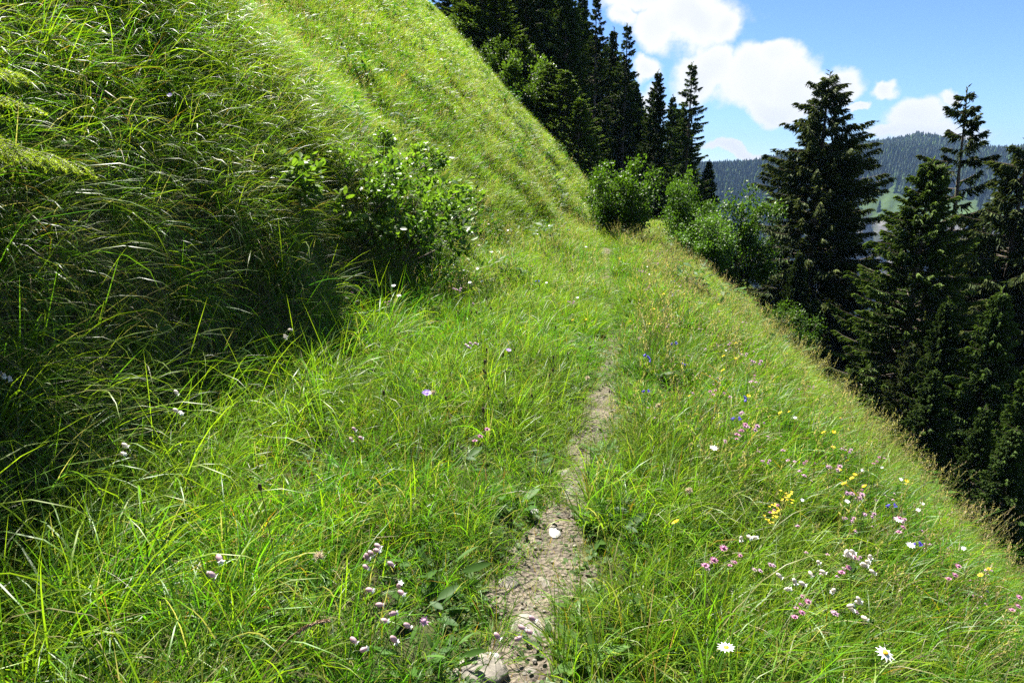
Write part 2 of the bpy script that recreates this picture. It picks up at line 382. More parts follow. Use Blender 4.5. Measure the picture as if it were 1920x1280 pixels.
# ------------------------------------------------------------------ far mountain across the valley
AZ0 = math.radians(28)
PROF_D = np.array([60, 160, 300, 520, 700, 850, 930, 945, 962, 985, 1000, 1030, 1075, 1150, 1260, 1360, 1500, 1620, 1900, 2600.])
PROF_Z = np.array([-215, -212, -208, -205, -190, -172, -158, -120, -85, -58, -50, -40, -20, -2, 22, 34, 52, 58, 40, -80.])
# skyline height over the eye, in photo pixels above the horizon, by azimuth column
SKY_PX = np.array([1000, 1200, 1330, 1400, 1450, 1560, 1620, 1690, 1760, 1800, 1850, 1920, 2100, 2400.])
SKY_UP = np.array([0, 3, 8, 13, 22, 35, 44, 51, 45, 32, 27, 32, 46, 30.])
def mountain_h(az, d):
    px = 960 + FOC * np.tan(az)
    base = np.interp(d + 26 * vnoise(az * 22, d * 0.004, 3) * (d > 600), PROF_D, PROF_Z)
    want = np.interp(px, SKY_PX, SKY_UP) / FOC * 1560 * np.cos(az) ** 0
    k = want / 58.0
    up = np.clip((d - 1000) / 560, 0, 1)
    z = base + up * (want - 58) * np.clip(1.2 - np.abs(d - 1560) / 900, 0, 1)
    cliff_amt = np.clip((px - 1480) / 120, 0, 1)
    soft = np.interp(d, [60, 520, 700, 1000, 1560], [-215, -205, -190, -55, 55])
    z = np.where(d < 1030, soft * (1 - cliff_amt) + z * cliff_amt, z)
    return z + 5.0 * vnoise(az * 60, d * 0.02, 5) * np.clip((d - 500) / 300, 0, 1)
azs = np.radians(np.linspace(-4, 58, 380)); ds = spaced((60, 600, 40), (600, 920, 12), (920, 1100, 3.0), (1100, 1600, 12), (1600, 2600, 60))
Az, Dm = np.meshgrid(azs, ds); Zm = mountain_h(Az, Dm)
jit = 3.0 * vnoise(Az * 300, Dm * 0.1, 9) * (np.abs(Dm - 965) < 60)
Vm = np.stack([(Dm + jit) * np.sin(Az), (Dm + jit) * np.cos(Az), Zm], -1).reshape(-1, 3)
nx = len(azs); im = np.arange(len(ds) - 1)[:, None] * nx + np.arange(nx - 1)[None]
def mountain_mat():
    m, nt, out = mat('mountain_side'); N, L = nt.nodes, nt.links
    g = N.new('ShaderNodeNewGeometry')
    sx = N.new('ShaderNodeSeparateXYZ'); L.new(g.outputs['Normal'], sx.inputs[0])
    n = N.new('ShaderNodeTexNoise'); n.inputs['Scale'].default_value = 0.012; n.inputs['Detail'].default_value = 7
    L.new(g.outputs['Position'], n.inputs['Vector'])
    r = N.new('ShaderNodeValToRGB'); e = r.color_ramp.elements
    e[0].position = 0.36; e[0].color = (0.016, 0.030, 0.009, 1); e[1].position = 0.66; e[1].color = (0.060, 0.100, 0.022, 1)
    L.new(n.outputs['Fac'], r.inputs[0])
    mp = N.new('ShaderNodeMapping'); mp.inputs['Scale'].default_value = (0.012, 0.012, 0.14); L.new(g.outputs['Position'], mp.inputs['Vector'])
    n2 = N.new('ShaderNodeTexNoise'); n2.inputs['Scale'].default_value = 1.0; n2.inputs['Detail'].default_value = 6; L.new(mp.outputs[0], n2.inputs['Vector'])
    r2 = N.new('ShaderNodeValToRGB'); e = r2.color_ramp.elements
    e[0].position = 0.36; e[0].color = (0.045, 0.045, 0.042, 1); e[1].position = 0.60; e[1].color = (0.15, 0.142, 0.13, 1)
    L.new(n2.outputs['Fac'], r2.inputs[0])
    st = N.new('ShaderNodeMapRange'); st.inputs['From Min'].default_value = 0.78; st.inputs['From Max'].default_value = 0.60
    L.new(sx.outputs['Z'], st.inputs['Value'])
    mx = N.new('ShaderNodeMix'); mx.data_type = 'RGBA'; L.new(st.outputs[0], mx.inputs['Factor']); L.new(r.outputs[0], mx.inputs['A']); L.new(r2.outputs[0], mx.inputs['B'])
    p = N.new('ShaderNodeBsdfPrincipled'); p.inputs['Roughness'].default_value = 0.95; p.inputs['Specular IOR Level'].default_value = 0.1
    L.new(mx.outputs['Result'], p.inputs['Base Color']); L.new(p.outputs[0], out.inputs['Surface'])
    return m
me = mesh_from('mountain', Vm, np.stack([im, im + 1, im + nx + 1, im + nx], -1).reshape(-1, 4), smooth=False); me.materials.append(mountain_mat())
tag(link('mountain', me), 'forested mountain with a pale cliff across the valley', 'mountain', kind='structure')

# conifers that cover the mountain: one far-off wood
def far_wood():
    n = 34000
    az = np.radians(rng.uniform(8, 44, n)); d = np.sqrt(rng.uniform(620.0 ** 2, 1640.0 ** 2, n))
    px = 960 + FOC * np.tan(az); cl = vnoise(az * 70, d * 0.012, 21)
    dens = np.where(d < 905, 0.85, 0.0)
    dens = np.where((d > 1040) & (d < 1330), 0.95 + 0.2 * cl, dens)
    dens = np.where(d >= 1330, 0.55 + 0.75 * cl, dens)
    dens = np.where((d >= 1000) & (d <= 1045), 0.15 + 0.6 * cl, dens)
    meadow = np.exp(-((px - 1640) / 32) ** 2) * np.exp(-((d - 1040) / 32) ** 2) + 0.8 * np.exp(-((px - 1715) / 22) ** 2) * np.exp(-((d - 1055) / 40) ** 2)
    dens = dens - 1.4 * meadow * (cl < 0.55)
    soft = px < 1500
    dens = np.where(soft & (d > 640), np.maximum(dens, 0.62 + 0.55 * cl), dens)
    dens = np.where(d > 1500, np.maximum(dens, 0.45), dens)
    k = rng.uniform(0, 1, n) < dens
    az, d, cl = az[k], d[k], cl[k]; n = len(az)
    base = np.stack([d * np.sin(az), d * np.cos(az), mountain_h(az, d) - 1.0], -1)
    H = rng.uniform(9, 19, n) * np.where(d > 1330, 0.85, 1.0); R = H * rng.uniform(0.16, 0.24, n)
    fat = (d > 1450) & (rng.uniform(0, 1, n) < 0.5); R = np.where(fat, H * 0.36, R); H = np.where(fat, H * 0.8, H)
    rings = [(0.08, 1.0), (0.40, 0.55), (0.38, 0.80), (0.70, 0.28), (0.67, 0.50), (1.0, 0.0)]
    m = 5; th = np.arange(m) / m * 2 * np.pi
    V = []
    for hz, rr in rings:
        jt = rng.uniform(0.75, 1.25, (n, m))
        V.append(base[:, None] + np.stack([np.cos(th)[None] * R[:, None] * rr * jt, np.sin(th)[None] * R[:, None] * rr * jt, np.broadcast_to(H[:, None] * hz, (n, m))], -1))
    V = np.stack(V, 1).reshape(-1, 3); b = np.arange(n)[:, None] * (len(rings) * m); Q = []
    for r in (0, 2, 4):
        for j in range(m): Q.append(b + [r * m + j, r * m + (j + 1) % m, (r + 1) * m + (j + 1) % m, (r + 1) * m + j])
    c = np.array([0.011, 0.021, 0.009]) * rng.uniform(0.6, 1.5, (n, 1))
    lite = rng.uniform(0, 1, n) < 0.14; c[lite] = np.array([0.04, 0.075, 0.016]) * rng.uniform(0.7, 1.2, (lite.sum(), 1))
    C = np.repeat(c, len(rings) * m, 0)
    me = mesh_from('distant_forest', V, np.concatenate(Q, 0), col=C); me.materials.append(M['far_tree'])
    tag(link('distant_forest', me), 'dark conifer forest covering the far mountain', 'forest', kind='stuff')
far_wood()

# ------------------------------------------------------------------ spruces
def crossed(P, Dr, L, Wd, C, mb, m=0):
    """needle sprays: two crossed slender diamonds"""
    Dr = unit(Dr); n = len(P); a = unit(np.cross(Dr, rng.normal(size=(n, 3)))); b = np.cross(Dr, a)
    L = L[:, None]; Wd = Wd[:, None]
    for s_ in (a, b):
        V = np.stack([P, P + Dr * L * 0.38 + s_ * Wd, P + Dr * L, P + Dr * L * 0.38 - s_ * Wd], 1).reshape(-1, 3)
        k = np.arange(n)[:, None] * 4
        mb.add(V, Q=k + [0, 1, 2, 3], C=np.repeat(C, 4, 0), m=m)
def make_spruce(seed, H, R, z0=0.06, whorl=0.36, per=5, droop=0.5, hang=0.55, top_sparse=0.0, twig=0.36, shape=0.8, fill=1.0, lean=0.0, gap=0.0,
                green=(0.024, 0.046, 0.011), tip=(0.075, 0.125, 0.018), wide=0.030):
    g = np.random.default_rng(seed)
    ct, cb = MB(), MB()
    zz = np.linspace(0, H, 14); wob = np.cumsum(g.normal(0, 0.012 * H / 14, (14, 2)), 0)
    tp = np.stack([wob[:, 0] + lean * (zz / H) ** 2 * H, wob[:, 1], zz], -1)
    ct.add(*tube(tp, 0.010 * H * (1 - zz / H) ** 0.8 + 0.012, 8))
    trunk_at = lambda z: np.array([np.interp(z, zz, tp[:, 0]), np.interp(z, zz, tp[:, 1]), z])
    z = z0 * H
    while z < H * 0.985:
        f = z / H
        nb = per + g.integers(-1, 2)
        if g.uniform() < gap: nb = max(1, nb - 3)
        if f > 0.75 and top_sparse: nb = max(2, int(nb * (1 - top_sparse)))
        ph = g.uniform(0, 6.28)
        for k in range(nb):
            L = R * (1 - f) ** shape * g.uniform(0.45, 1.2) + 0.10
            if f < 0.18: L *= 0.75 + f * 1.4
            a = ph + k / nb * 6.283 + g.normal(0, 0.25)
            pitch0 = 0.55 * f - 0.18 - 0.25 * droop * (1 - f) + g.normal(0, 0.1)
            s = np.linspace(0, 1, 7)
            sag = -droop * 0.34 * np.sin(s * np.pi * 0.62) + 0.22 * s ** 3
            rr = L * s * math.cos(pitch0); zt = L * (s * math.sin(pitch0) + sag * (1.15 - f))
            bend = g.normal(0, 0.12) * s ** 2 * L
            o = trunk_at(min(z + g.uniform(-0.5, 0.5) * whorl, H * 0.98))
            pts = o + np.stack([rr * math.cos(a) - bend * math.sin(a), rr * math.sin(a) + bend * math.cos(a), zt], -1)
            cb.add(*tube(pts, (0.010 + 0.008 * L) * (1 - s * 0.85), 3))
            nt = int((6 + L * 17) * fill)
            u = g.uniform(0.10 if f > 0.7 else 0.2, 1, nt) ** 0.75
            P = np.stack([np.interp(u, s, pts[:, i]) for i in range(3)], -1)
            out = np.array([math.cos(a), math.sin(a), 0.0]); side = np.array([-math.sin(a), math.cos(a), 0.0])
            sg = np.where(g.uniform(size=nt) < 0.5, -1, 1)[:, None]
            dr = out * (0.35 + 0.7 * u[:, None]) + side * sg * (1.05 - 0.75 * u[:, None]) * g.uniform(0.4, 1, (nt, 1)) + np.array([0, 0, -1.0]) * hang * g.uniform(0.2, 1.6, (nt, 1))
            ln = twig * (0.45 + 0.9 * (1 - u)) * g.uniform(0.6, 1.25, nt) * (0.55 + 0.45 * min(1, L / 1.2))
            mixv = np.clip(u * 0.8 + g.normal(0, 0.2, nt), 0, 1)[:, None] ** 2
            C = (np.array(green) * (1 - mixv) + np.array(tip) * mixv) * g.uniform(0.7, 1.3, (nt, 1))
            crossed(P, dr, ln, wide * g.uniform(0.7, 1.3, nt), C, ct2 := MB())
            # each spray carries smaller side sprays
            P2 = P + unit(dr) * (ln * g.uniform(0.25, 0.7, nt))[:, None]
            d2 = unit(dr) + 0.8 * unit(np.cross(dr, g.normal(size=(nt, 3)))) + [0, 0, -0.25 * hang]
            crossed(P2, d2, ln * 0.6, wide * 0.8 * np.ones(nt), C, ct2)
            crown.add(np.concatenate(ct2.V), Q=np.concatenate(ct2.Q), C=np.concatenate(ct2.C)) if False else parts_c.append(ct2)
        z += whorl * g.uniform(0.6, 1.25) * (0.55 + 0.55 * (1 - f))
    # leader
    n = 26; u = np.linspace(0.90, 1.0, n); P = np.stack([trunk_at(q * H) for q in u])
    an = g.uniform(0, 6.28, n); lm = MB()
    crossed(P, np.stack([np.cos(an), np.sin(an), np.full(n, 0.9)], -1), np.full(n, 0.22), np.full(n, wide), np.tile(tip, (n, 1)), lm); parts_c.append(lm)
    return ct, cb
SPR = {}
def spruce_proto(key, **kw):
    global parts_c
    parts_c = []
    ct, cb = make_spruce(**kw)
    c = MB()
    for p in parts_c:
        off = 0
        for v, q, col in zip(p.V, p.Q, p.C): c.add(v, Q=q - off, C=col); off += len(v)
    SPR[key] = (ct.mesh('trunk', ['bark'], True), cb.mesh('branches', ['twig']), c.mesh('crown', ['young_needle' if key == 'young' else 'needle']), kw['H'])
spruce_proto('dense', seed=1, H=14, R=3.0, whorl=0.29, per=7, droop=0.6, hang=1.1, fill=2.4, wide=0.032, twig=0.46)
spruce_proto('weeping', seed=2, H=15, R=3.4, whorl=0.34, per=7, droop=0.55, hang=1.3, fill=2.4, top_sparse=0.5, twig=0.5, shape=0.64, wide=0.028, green=(0.028, 0.048, 0.014), tip=(0.085, 0.105, 0.024))
spruce_proto('sparse', seed=3, H=17, R=2.9, whorl=0.62, per=5, droop=0.35, hang=0.5, fill=2.6, wide=0.03, twig=0.44, top_sparse=0.35, gap=0.22, shape=0.55, lean=0.03, tip=(0.07, 0.085, 0.025))
spruce_proto('narrow', seed=4, H=15, R=2.2, whorl=0.34, per=6, droop=0.6, hang=1.1, fill=2.4, shape=0.7, wide=0.034, twig=0.45)
spruce_proto('narrow_open', seed=5, H=15, R=2.2, whorl=0.42, per=5, droop=0.5, hang=0.6, fill=2.2, wide=0.034, twig=0.45, top_sparse=0.2, gap=0.25, shape=0.6)
spruce_proto('bushy', seed=6, H=10, R=2.9, whorl=0.25, per=7, droop=0.25, hang=0.45, fill=2.3, wide=0.026, shape=0.75, green=(0.032, 0.060, 0.012), tip=(0.11, 0.17, 0.025), twig=0.32)
spruce_proto('young', seed=7, H=4, R=1.35, z0=0.03, whorl=0.17, per=7, droop=0.1, hang=0.12, fill=1.5, shape=0.75, twig=0.22, wide=0.022, green=(0.050, 0.090, 0.014), tip=(0.15, 0.22, 0.028))
def put_spruce(kind, x, y, height, label, group, rz=0.0, sink=0.15, name='spruce_tree', wide=1.0):
    t, b, c, H = SPR[kind]; k = height / H
    o = bpy.data.objects.new(name, None); COL.objects.link(o)
    o.location = (x, y, float(hgt(x, y)) - sink); o.rotation_euler = (0, 0, rz); o.scale = (k * wide, k * wide, k)
    tag(o, label, 'spruce', group)
    link('trunk', t, o); link('branches', b, o)['kind'] = 'stuff'; link('crown', c, o)
    return o
def spruce_px(kind, px, ytop, dist, label, group, rz=0.0, name='spruce_tree', wide=1.0):
    """a tree whose tip stands in the direction (px, ytop) at a forward distance dist"""
    d = pix_dir(px, ytop); t = dist / d[1]; x = float(d[0] * t); top = EYE[2] + d[2] * t
    return put_spruce(kind, x, dist, top - float(hgt(x, dist)) + 0.15, label, group, rz, 0.15, name, wide)
G1 = 'spruces of the forest below the meadow'; G2 = 'spruces at the upper forest edge'
spruce_px('weeping', 1552, 135, 27, 'broad weeping spruce standing alone against the cloud right of the trail end', G1, 0.6, wide=1.5)
spruce_px('dense', 1572, 262, 31, 'spruce hidden close behind the broad weeping spruce', G1, 2.1, wide=1.2)
spruce_px('bushy', 1752, 300, 19, 'bushy green spruce in front of the thin bare-topped spruce', G1, 1.9, wide=1.15)
spruce_px('sparse', 1838, 165, 25, 'thin gappy spruce with a bare leaning top against the sky', G1, 3.3)
spruce_px('weeping', 1935, 262, 21, 'dark spruce cut off by the right picture edge', G1, 2.2, wide=1.3)
spruce_px('narrow', 1236, 132, 36, 'slender pointed spruce just behind the rounded trailside shrub', G2, 0.3, wide=1.15)
spruce_px('narrow_open', 1298, 118, 34, 'tall spruce with knobbly open top, rightmost of the upper forest edge', G2, 1.2, wide=1.15)
spruce_px('narrow', 1262, 178, 42, 'spruce tip between the slender spruce and the knobbly-topped spruce', G2, 2.2)
spruce_px('narrow_open', 1176, 45, 43, 'slim ragged spruce with its tip just below the picture top', G2, 2.0)
spruce_px('narrow', 1150, 52, 48, 'thin spruce tip left beside the slim ragged spruce', G2, 4.0, wide=0.8)
spruce_px('narrow_open', 1120, -8, 42, 'tall spruce with its tip touching the picture top', G2, 5.0)
spruce_px('narrow', 1094, -20, 47, 'spruce partly hidden behind the one touching the picture top', G2, 0.9)
spruce_px('dense', 1064, -75, 41, 'dense dark spruce above the young spruce thicket', G2, 1.7)
spruce_px('dense', 1022, -120, 44, 'dark spruce in the middle of the upper forest edge', G2, 2.9)
spruce_px('narrow', 985, -150, 41, 'dark spruce behind the upper end of the shrub row', G2, 3.8, wide=1.2)
spruce_px('dense', 945, -190, 46, 'dark spruce, second from the left in the upper forest edge', G2, 5.2)
spruce_px('dense', 900, -220, 43, 'leftmost dark spruce at the top of the meadow', G2, 0.2)
spruce_px('dense', 850, -200, 47, 'dark spruce whose foot hides behind the very top of the meadow', G2, 1.2)
spruce_px('dense', 1330, 300, 46, 'small spruce tip right below the knobbly-topped spruce', G2, 0.5)
spruce_px('dense', 1140, 80, 55, 'spruce deep in the upper forest behind the slim ragged one', G2, 0.7, wide=1.2)
spruce_px('dense', 1205, 200, 52, 'spruce deep in the upper forest filling the gap by the slender spruce', G2, 3.7, wide=1.2)
spruce_px('dense', 1592, 585, 34, 'small pointed spruce low between the two large spruces', G1, 4.4)
spruce_px('dense', 1690, 470, 27, 'dark spruce low behind the bushy green one', G1, 0.9)
spruce_px('weeping', 1800, 470, 30, 'dark spruce low below the thin gappy spruce', G1, 1.4)
spruce_px('dense', 1640, 640, 24, 'dark spruce top low in the forest shade', G1, 3.1)
spruce_px('dense', 1780, 560, 16, 'shaded spruce below the meadow lip near the bushy one', G1, 5.1)
spruce_px('dense', 1880, 540, 15, 'shaded spruce below the meadow lip by the right edge', G1, 2.7)
spruce_px('weeping', 1710, 640, 17, 'shaded drooping spruce low beside the meadow lip', G1, 0.4)
spruce_px('dense', 1850, 760, 11.5, 'low shaded spruce in the dark corner under the lip', G1, 1.1)
spruce_px('dense', 1500, 470, 24, 'dark spruce hiding behind the small maple on the lip', G1, 4.0)
spruce_px('dense', 1960, 640, 12.5, 'shaded spruce filling the dark right edge', G1, 3.5)
for i_, (px_, yt_, d_, lab_) in enumerate(((1850, 430, 23, 'dark filling spruce under the thin gappy spruce'), (1905, 400, 28, 'dark spruce close to the right edge behind the cut-off one'), (1660, 560, 21, 'dark spruce between the weeping and the bushy spruce, low down'), (1530, 560, 20, 'shaded spruce low in front of the broad weeping spruce'),
        (1755, 690, 13.5, 'shaded spruce right under the lip below the bushy one'), (1600, 690, 18, 'shaded spruce just under the lip near the tiny spruce'), (1905, 800, 10, 'shaded spruce close under the lip at the right'))):
    spruce_px('dense', px_, yt_, d_, lab_, G1, 1.3 * i_, wide=1.25)
spruce_px('weeping', 1455, 420, 33, 'dark spruce left behind the broad weeping spruce', G1, 5.8)

for i_, (px_, yt_, d_, lab_) in enumerate(((1000, -60, 54, 'background spruce between the middle and the upper shrub row'), (1045, -40, 56, 'background spruce above the spruce thicket'), (1085, 10, 58, 'background spruce behind the tip touching the picture top'),
        (1110, 60, 52, 'background spruce left of the slim ragged spruce'), (1165, 110, 56, 'background spruce between slim ragged and slender spruces'), (1225, 210, 50, 'background spruce beneath the slender pointed spruce'), (1280, 200, 48, 'background spruce between the two open-topped spruces'), (1190, 150, 47, 'spruce standing directly right of the slim ragged one'))):
    spruce_px('dense', px_, yt_, d_, lab_, G2, 0.8 * i_, wide=1.3)
G3 = 'young spruces along the upper meadow edge'
for i, (px, py, hpx, dist, rz, wide, lab) in enumerate([
    (1032, 240, 100, 30, 0.2, 1.5, 'young spruce at the upper end of the spruce thicket'),
    (1058, 268, 112, 29, 1.2, 1.5, 'bushy young spruce in the middle of the thicket'),
    (1084, 285, 100, 28, 2.2, 1.4, 'young spruce at the lower end of the thicket'),
    (1108, 300, 70, 27.5, 3.2, 1.4, 'small young spruce sloping down to the rounded shrub'),
    (905, 62, 120, 36, 0.7, 1.5, 'dark young spruce beside the top of the meadow'),
    (935, 92, 110, 35, 2.8, 1.5, 'young spruce between the leafy bushes up the slope'),
    (880, 25, 90, 37, 4.4, 1.6, 'uppermost dark young spruce at the picture top'),
    (978, 140, 90, 33, 5.4, 1.4, 'young spruce below the leafy bushes of the slope edge'),
    (1890, 1060, 130, 8.6, 1.0, 1.0, 'small green spruce under the lip at the right picture edge'),
    (1572, 760, 52, 15.5, 2.0, 1.0, 'tiny spruce peeking over the meadow lip')]):
    d = pix_dir(px, py); t = dist / d[1]; x = float(d[0] * t); hh = hpx / FOC * dist * (1.25 if dist > 20 else 1.0)
    put_spruce('young', x, dist, hh, lab, G3, rz, 0.1, 'young_spruce', wide)

# ------------------------------------------------------------------ leafy shrubs
def make_shrub(seed, H, Rr, stems, leaves, leaf, green, tipc, oval=False, upright=0.6, flat=0.0, clus=0.16, material='leaf', dense_edge=True):
    g = np.random.default_rng(seed); br, lf = MB(), MB(); ends, enddir = [], []
    for k in range(stems):
        a = g.uniform(0, 6.283); rr = Rr * math.sqrt(g.uniform(0.03, 1)); hh = H * g.uniform(0.55, 1.0) * (1 - 0.35 * (rr / Rr) ** 2)
        s = np.linspace(0, 1, 7)
        pts = np.stack([rr * s ** upright * math.cos(a) * 1.0, rr * s ** upright * math.sin(a), hh * s ** (0.9)], -1) + np.cumsum(g.normal(0, 0.012 * H, (7, 3)), 0) * s[:, None]
        br.add(*tube(pts, (0.006 + 0.006 * H) * (1 - 0.85 * s), 4))
        for q in range(5):
            u = g.uniform(0.25, 1); b0 = np.array([np.interp(u, s, pts[:, i]) for i in range(3)])
            d = unit(np.array([math.cos(a), math.sin(a), 0.3]) + g.normal(0, 0.7, 3) + [0, 0, 0.25]); Ls = 0.30 * Rr * g.uniform(0.5, 1.2)
            sp = b0 + np.linspace(0, 1, 4)[:, None] * d * Ls + np.linspace(0, 1, 4)[:, None] ** 2 * np.array([0, 0, 0.1 * Ls])
            br.add(*tube(sp, (0.003 + 0.0025 * H) * (1 - 0.8 * np.linspace(0, 1, 4)), 3))
            for w in (0.35, 0.65, 0.85, 1.0): ends.append(b0 + d * Ls * w); enddir.append(d)
        ends.append(pts[-1]); enddir.append(unit(pts[-1] - pts[-2]))
    E = np.array(ends); Ed = np.array(enddir); k = g.integers(0, len(E), leaves)
    P = E[k] + g.normal(0, clus * Rr * 0.5, (leaves, 3)); P[:, 2] = np.abs(P[:, 2])
    dr = unit(Ed[k] + g.normal(0, 0.75, (leaves, 3)) + [0, 0, 0.1])
    nn = unit(g.normal(0, 0.55, (leaves, 3)) + [0, 0, 1.0])
    Ls = leaf * g.uniform(0.6, 1.25, leaves); mixv = np.clip(P[:, 2] / H + g.normal(0, 0.25, leaves), 0, 1)[:, None]
    C = (np.array(green) * (1 - mixv) + np.array(tipc) * mixv) * g.uniform(0.7, 1.3, (leaves, 1))
    if oval:
        V, Q, T = ovals(P, dr, nn, Ls, Ls * 0.5); lf.add(V, Q, T, np.repeat(C, 13, 0))
    else:
        V, T = kites(P, dr, nn, Ls, Ls * 0.62); lf.add(V, None, T, np.repeat(C, 5, 0))
    return br.mesh('branches', ['twig']), lf.mesh('leaves', [material])
def put_shrub(name, cat, meshes, loc, label, group=None, rz=0, scale=1.0, tilt=(0, 0)):
    o = bpy.data.objects.new(name, None); COL.objects.link(o); o.location = loc; o.rotation_euler = (tilt[0], tilt[1], rz)
    o.scale = (scale,) * 3 if np.isscalar(scale) else scale
    tag(o, label, cat, group)
    link('branches', meshes[0], o)['kind'] = 'stuff'; lv = link('leaves', meshes[1], o); lv['kind'] = 'stuff'
    return o
GS = 'leafy shrubs along the meadow edge'
def at_y(px, py, dist):
    d = pix_dir(px, py); t = dist / d[1]; return EYE + d * t
def ground_px(px, dist, sink=0.05):
    x = (px - 960) / FOC * dist / math.cos(PITCH) * 1.0
    # refine: the column px at forward distance dist, on the ground
    for _ in range(6):
        z = float(hgt(x, dist)); dz = z - EYE[2]; depth = dist * math.cos(PITCH) - dz * math.sin(PITCH); x = (px - 960) / FOC * depth
    return np.array([x, dist, float(hgt(x, dist)) - sink])
hazel = make_shrub(31, 2.1, 1.0, 30, 9500, 0.075, (0.030, 0.074, 0.007), (0.085, 0.165, 0.012), upright=0.5)
put_shrub('hazel_shrub', 'shrub', hazel, ground_px(1160, 17.3), 'rounded sunlit leafy shrub beside the far end of the footpath', GS, 0.4, (0.95, 0.95, 1.08))
put_shrub('hazel_shrub', 'shrub', hazel, ground_px(1122, 19.0), 'low leafy shrub at the foot of the slope left of the rounded shrub', GS, 2.4, (0.6, 0.6, 0.62))
maple = make_shrub(33, 3.6, 1.5, 26, 11000, 0.12, (0.026, 0.066, 0.008), (0.066, 0.128, 0.012), upright=0.8, clus=0.2)
p = ground_px(1285, 21.0); put_shrub('maple_sapling', 'shrub', maple, p, 'bright green leafy maple sapling just beyond the footpath end', GS, 0.3, (0.55, 0.55, 0.8))
p = ground_px(1365, 22.0); put_shrub('maple_sapling', 'shrub', maple, p, 'taller leafy maple between the sapling and the broad weeping spruce', GS, 2.3, (0.85, 0.85, 1.05))
p = ground_px(1310, 18.5); put_shrub('maple_sapling', 'shrub', maple, p, 'low leafy bush on the lip under the maple sapling', GS, 4.0, (0.6, 0.6, 0.55))
p = ground_px(1475, 16.0); put_shrub('maple_sapling', 'shrub', maple, p, 'small leafy maple on the lip in front of the broad weeping spruce', GS, 5.1, (0.42, 0.42, 0.55))
bush = make_shrub(35, 2.4, 1.3, 26, 6500, 0.12, (0.034, 0.068, 0.010), (0.080, 0.135, 0.016), upright=0.6)
for px, dist, sc, rz, lab in ((945, 33, 0.95, 0.3, 'leafy bush in the upper slope edge under the dark spruces'), (985, 31.5, 1.05, 1.8, 'small pale leafy bush in the slope edge above the spruce thicket'),
                              (900, 36, 1.05, 3.0, 'large leafy bush near the picture top at the meadow edge'), (1008, 30.5, 0.85, 4.0, 'lowest leafy bush of the upper slope edge')):
    put_shrub('leafy_bush', 'shrub', bush, ground_px(px, dist), lab, GS, rz, sc)

# ------------------------------------------------------------------ grass
def blades(g, n, rad, L0, L1, w, a0, k0, segs, cols, bias=(0, 0), spread=1.0, twist=0.9, square=False, clump=0, grad=0.0):
    """arching blades: rows of ribbon points, angle from the vertical growing along the blade"""
    r = rad * np.sqrt(g.uniform(0, 1, n)); th = g.uniform(0, 6.283, n)
    base = np.stack([r * np.cos(th), r * np.sin(th), np.full(n, -0.03)], -1)
    if square:
        xy = g.uniform(-rad, rad, (n, 2))
        if clump:      # blades gather in tussocks
            cc_ = g.uniform(-rad, rad, (clump, 2)); near_ = cc_[g.integers(0, clump, n)] + g.normal(0, rad * 0.16, (n, 2))
            xy = np.where(g.uniform(0, 1, (n, 1)) < 0.6, (near_ + rad) % (2 * rad) - rad, xy)
        base[:, :2] = xy; base[:, 2] += grad * xy[:, 0]
    az = np.arctan2(spread * np.sin(th) + bias[1] + g.normal(0, 0.6, n), spread * np.cos(th) + bias[0] + g.normal(0, 0.6, n))
    L = L0 + (L1 - L0) * g.uniform(0, 1, n) ** 1.3
    a = np.abs(g.normal(a0, a0 * 0.5 + 0.05, n)); k = np.abs(g.normal(k0, k0 * 0.45 + 0.1, n))
    h = np.stack([np.cos(az), np.sin(az), np.zeros(n)], -1); sd = np.stack([-np.sin(az), np.cos(az), np.zeros(n)], -1)
    tw = g.normal(0, twist, n); P = base.copy(); rows, cc = [], []
    ci = g.choice(len(cols), n, p=[c[0] for c in cols]); cb = np.array([c[1] for c in cols])[ci]; cp = np.array([c[2] for c in cols])[ci]
    br = g.uniform(0.65, 1.35, (n, 1)); ww = w * g.uniform(0.6, 1.3, n)
    for i in range(segs + 1):
        s = i / segs; ang = a + k * s ** 1.4
        dr = h * np.sin(ang)[:, None] + np.array([0, 0, 1.0]) * np.cos(ang)[:, None]
        if i > 0: P = P + dr * (L / segs)[:, None]
        nn = h * np.cos(ang)[:, None] - np.array([0, 0, 1.0]) * np.sin(ang)[:, None]
        t2 = tw * (0.4 + 0.6 * s); sv = sd * np.cos(t2)[:, None] + nn * np.sin(t2)[:, None]
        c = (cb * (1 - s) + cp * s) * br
        wd = (ww * (0.75 + 0.6 * s - 1.35 * s ** 2.2) * 0.5)[:, None]
        if i < segs: rows += [P + sv * wd, P - sv * wd]; cc += [c, c]
        else: rows += [P]; cc += [c]
    m = len(rows); V = np.stack(rows, 1).reshape(-1, 3); C = np.stack(cc, 1).reshape(-1, 3)
    b = np.arange(n)[:, None] * m
    Q = np.concatenate([b + [2 * i, 2 * i + 1, 2 * i + 3, 2 * i + 2] for i in range(segs - 1)], 0) if segs > 1 else np.zeros((0, 4), int)
    T = b + [2 * segs - 2, 2 * segs - 1, 2 * segs]
    return V, Q, T, C
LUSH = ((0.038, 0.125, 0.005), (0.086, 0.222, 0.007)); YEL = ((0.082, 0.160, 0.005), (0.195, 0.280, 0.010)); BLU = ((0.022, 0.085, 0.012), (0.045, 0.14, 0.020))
STRAW = ((0.13, 0.12, 0.05), (0.30, 0.255, 0.13)); RUST = ((0.09, 0.12, 0.015), (0.30, 0.12, 0.02)); DEAD = ((0.13, 0.105, 0.06), (0.30, 0.25, 0.15))
def pal(l, y, b, s, r, d=0.0):
    t = l + y + b + s + r + d
    return [(v / t, *c) for v, c in ((l, LUSH), (y, YEL), (b, BLU), (s, STRAW), (r, RUST), (d, DEAD)) if v > 0]
TUFTS = []
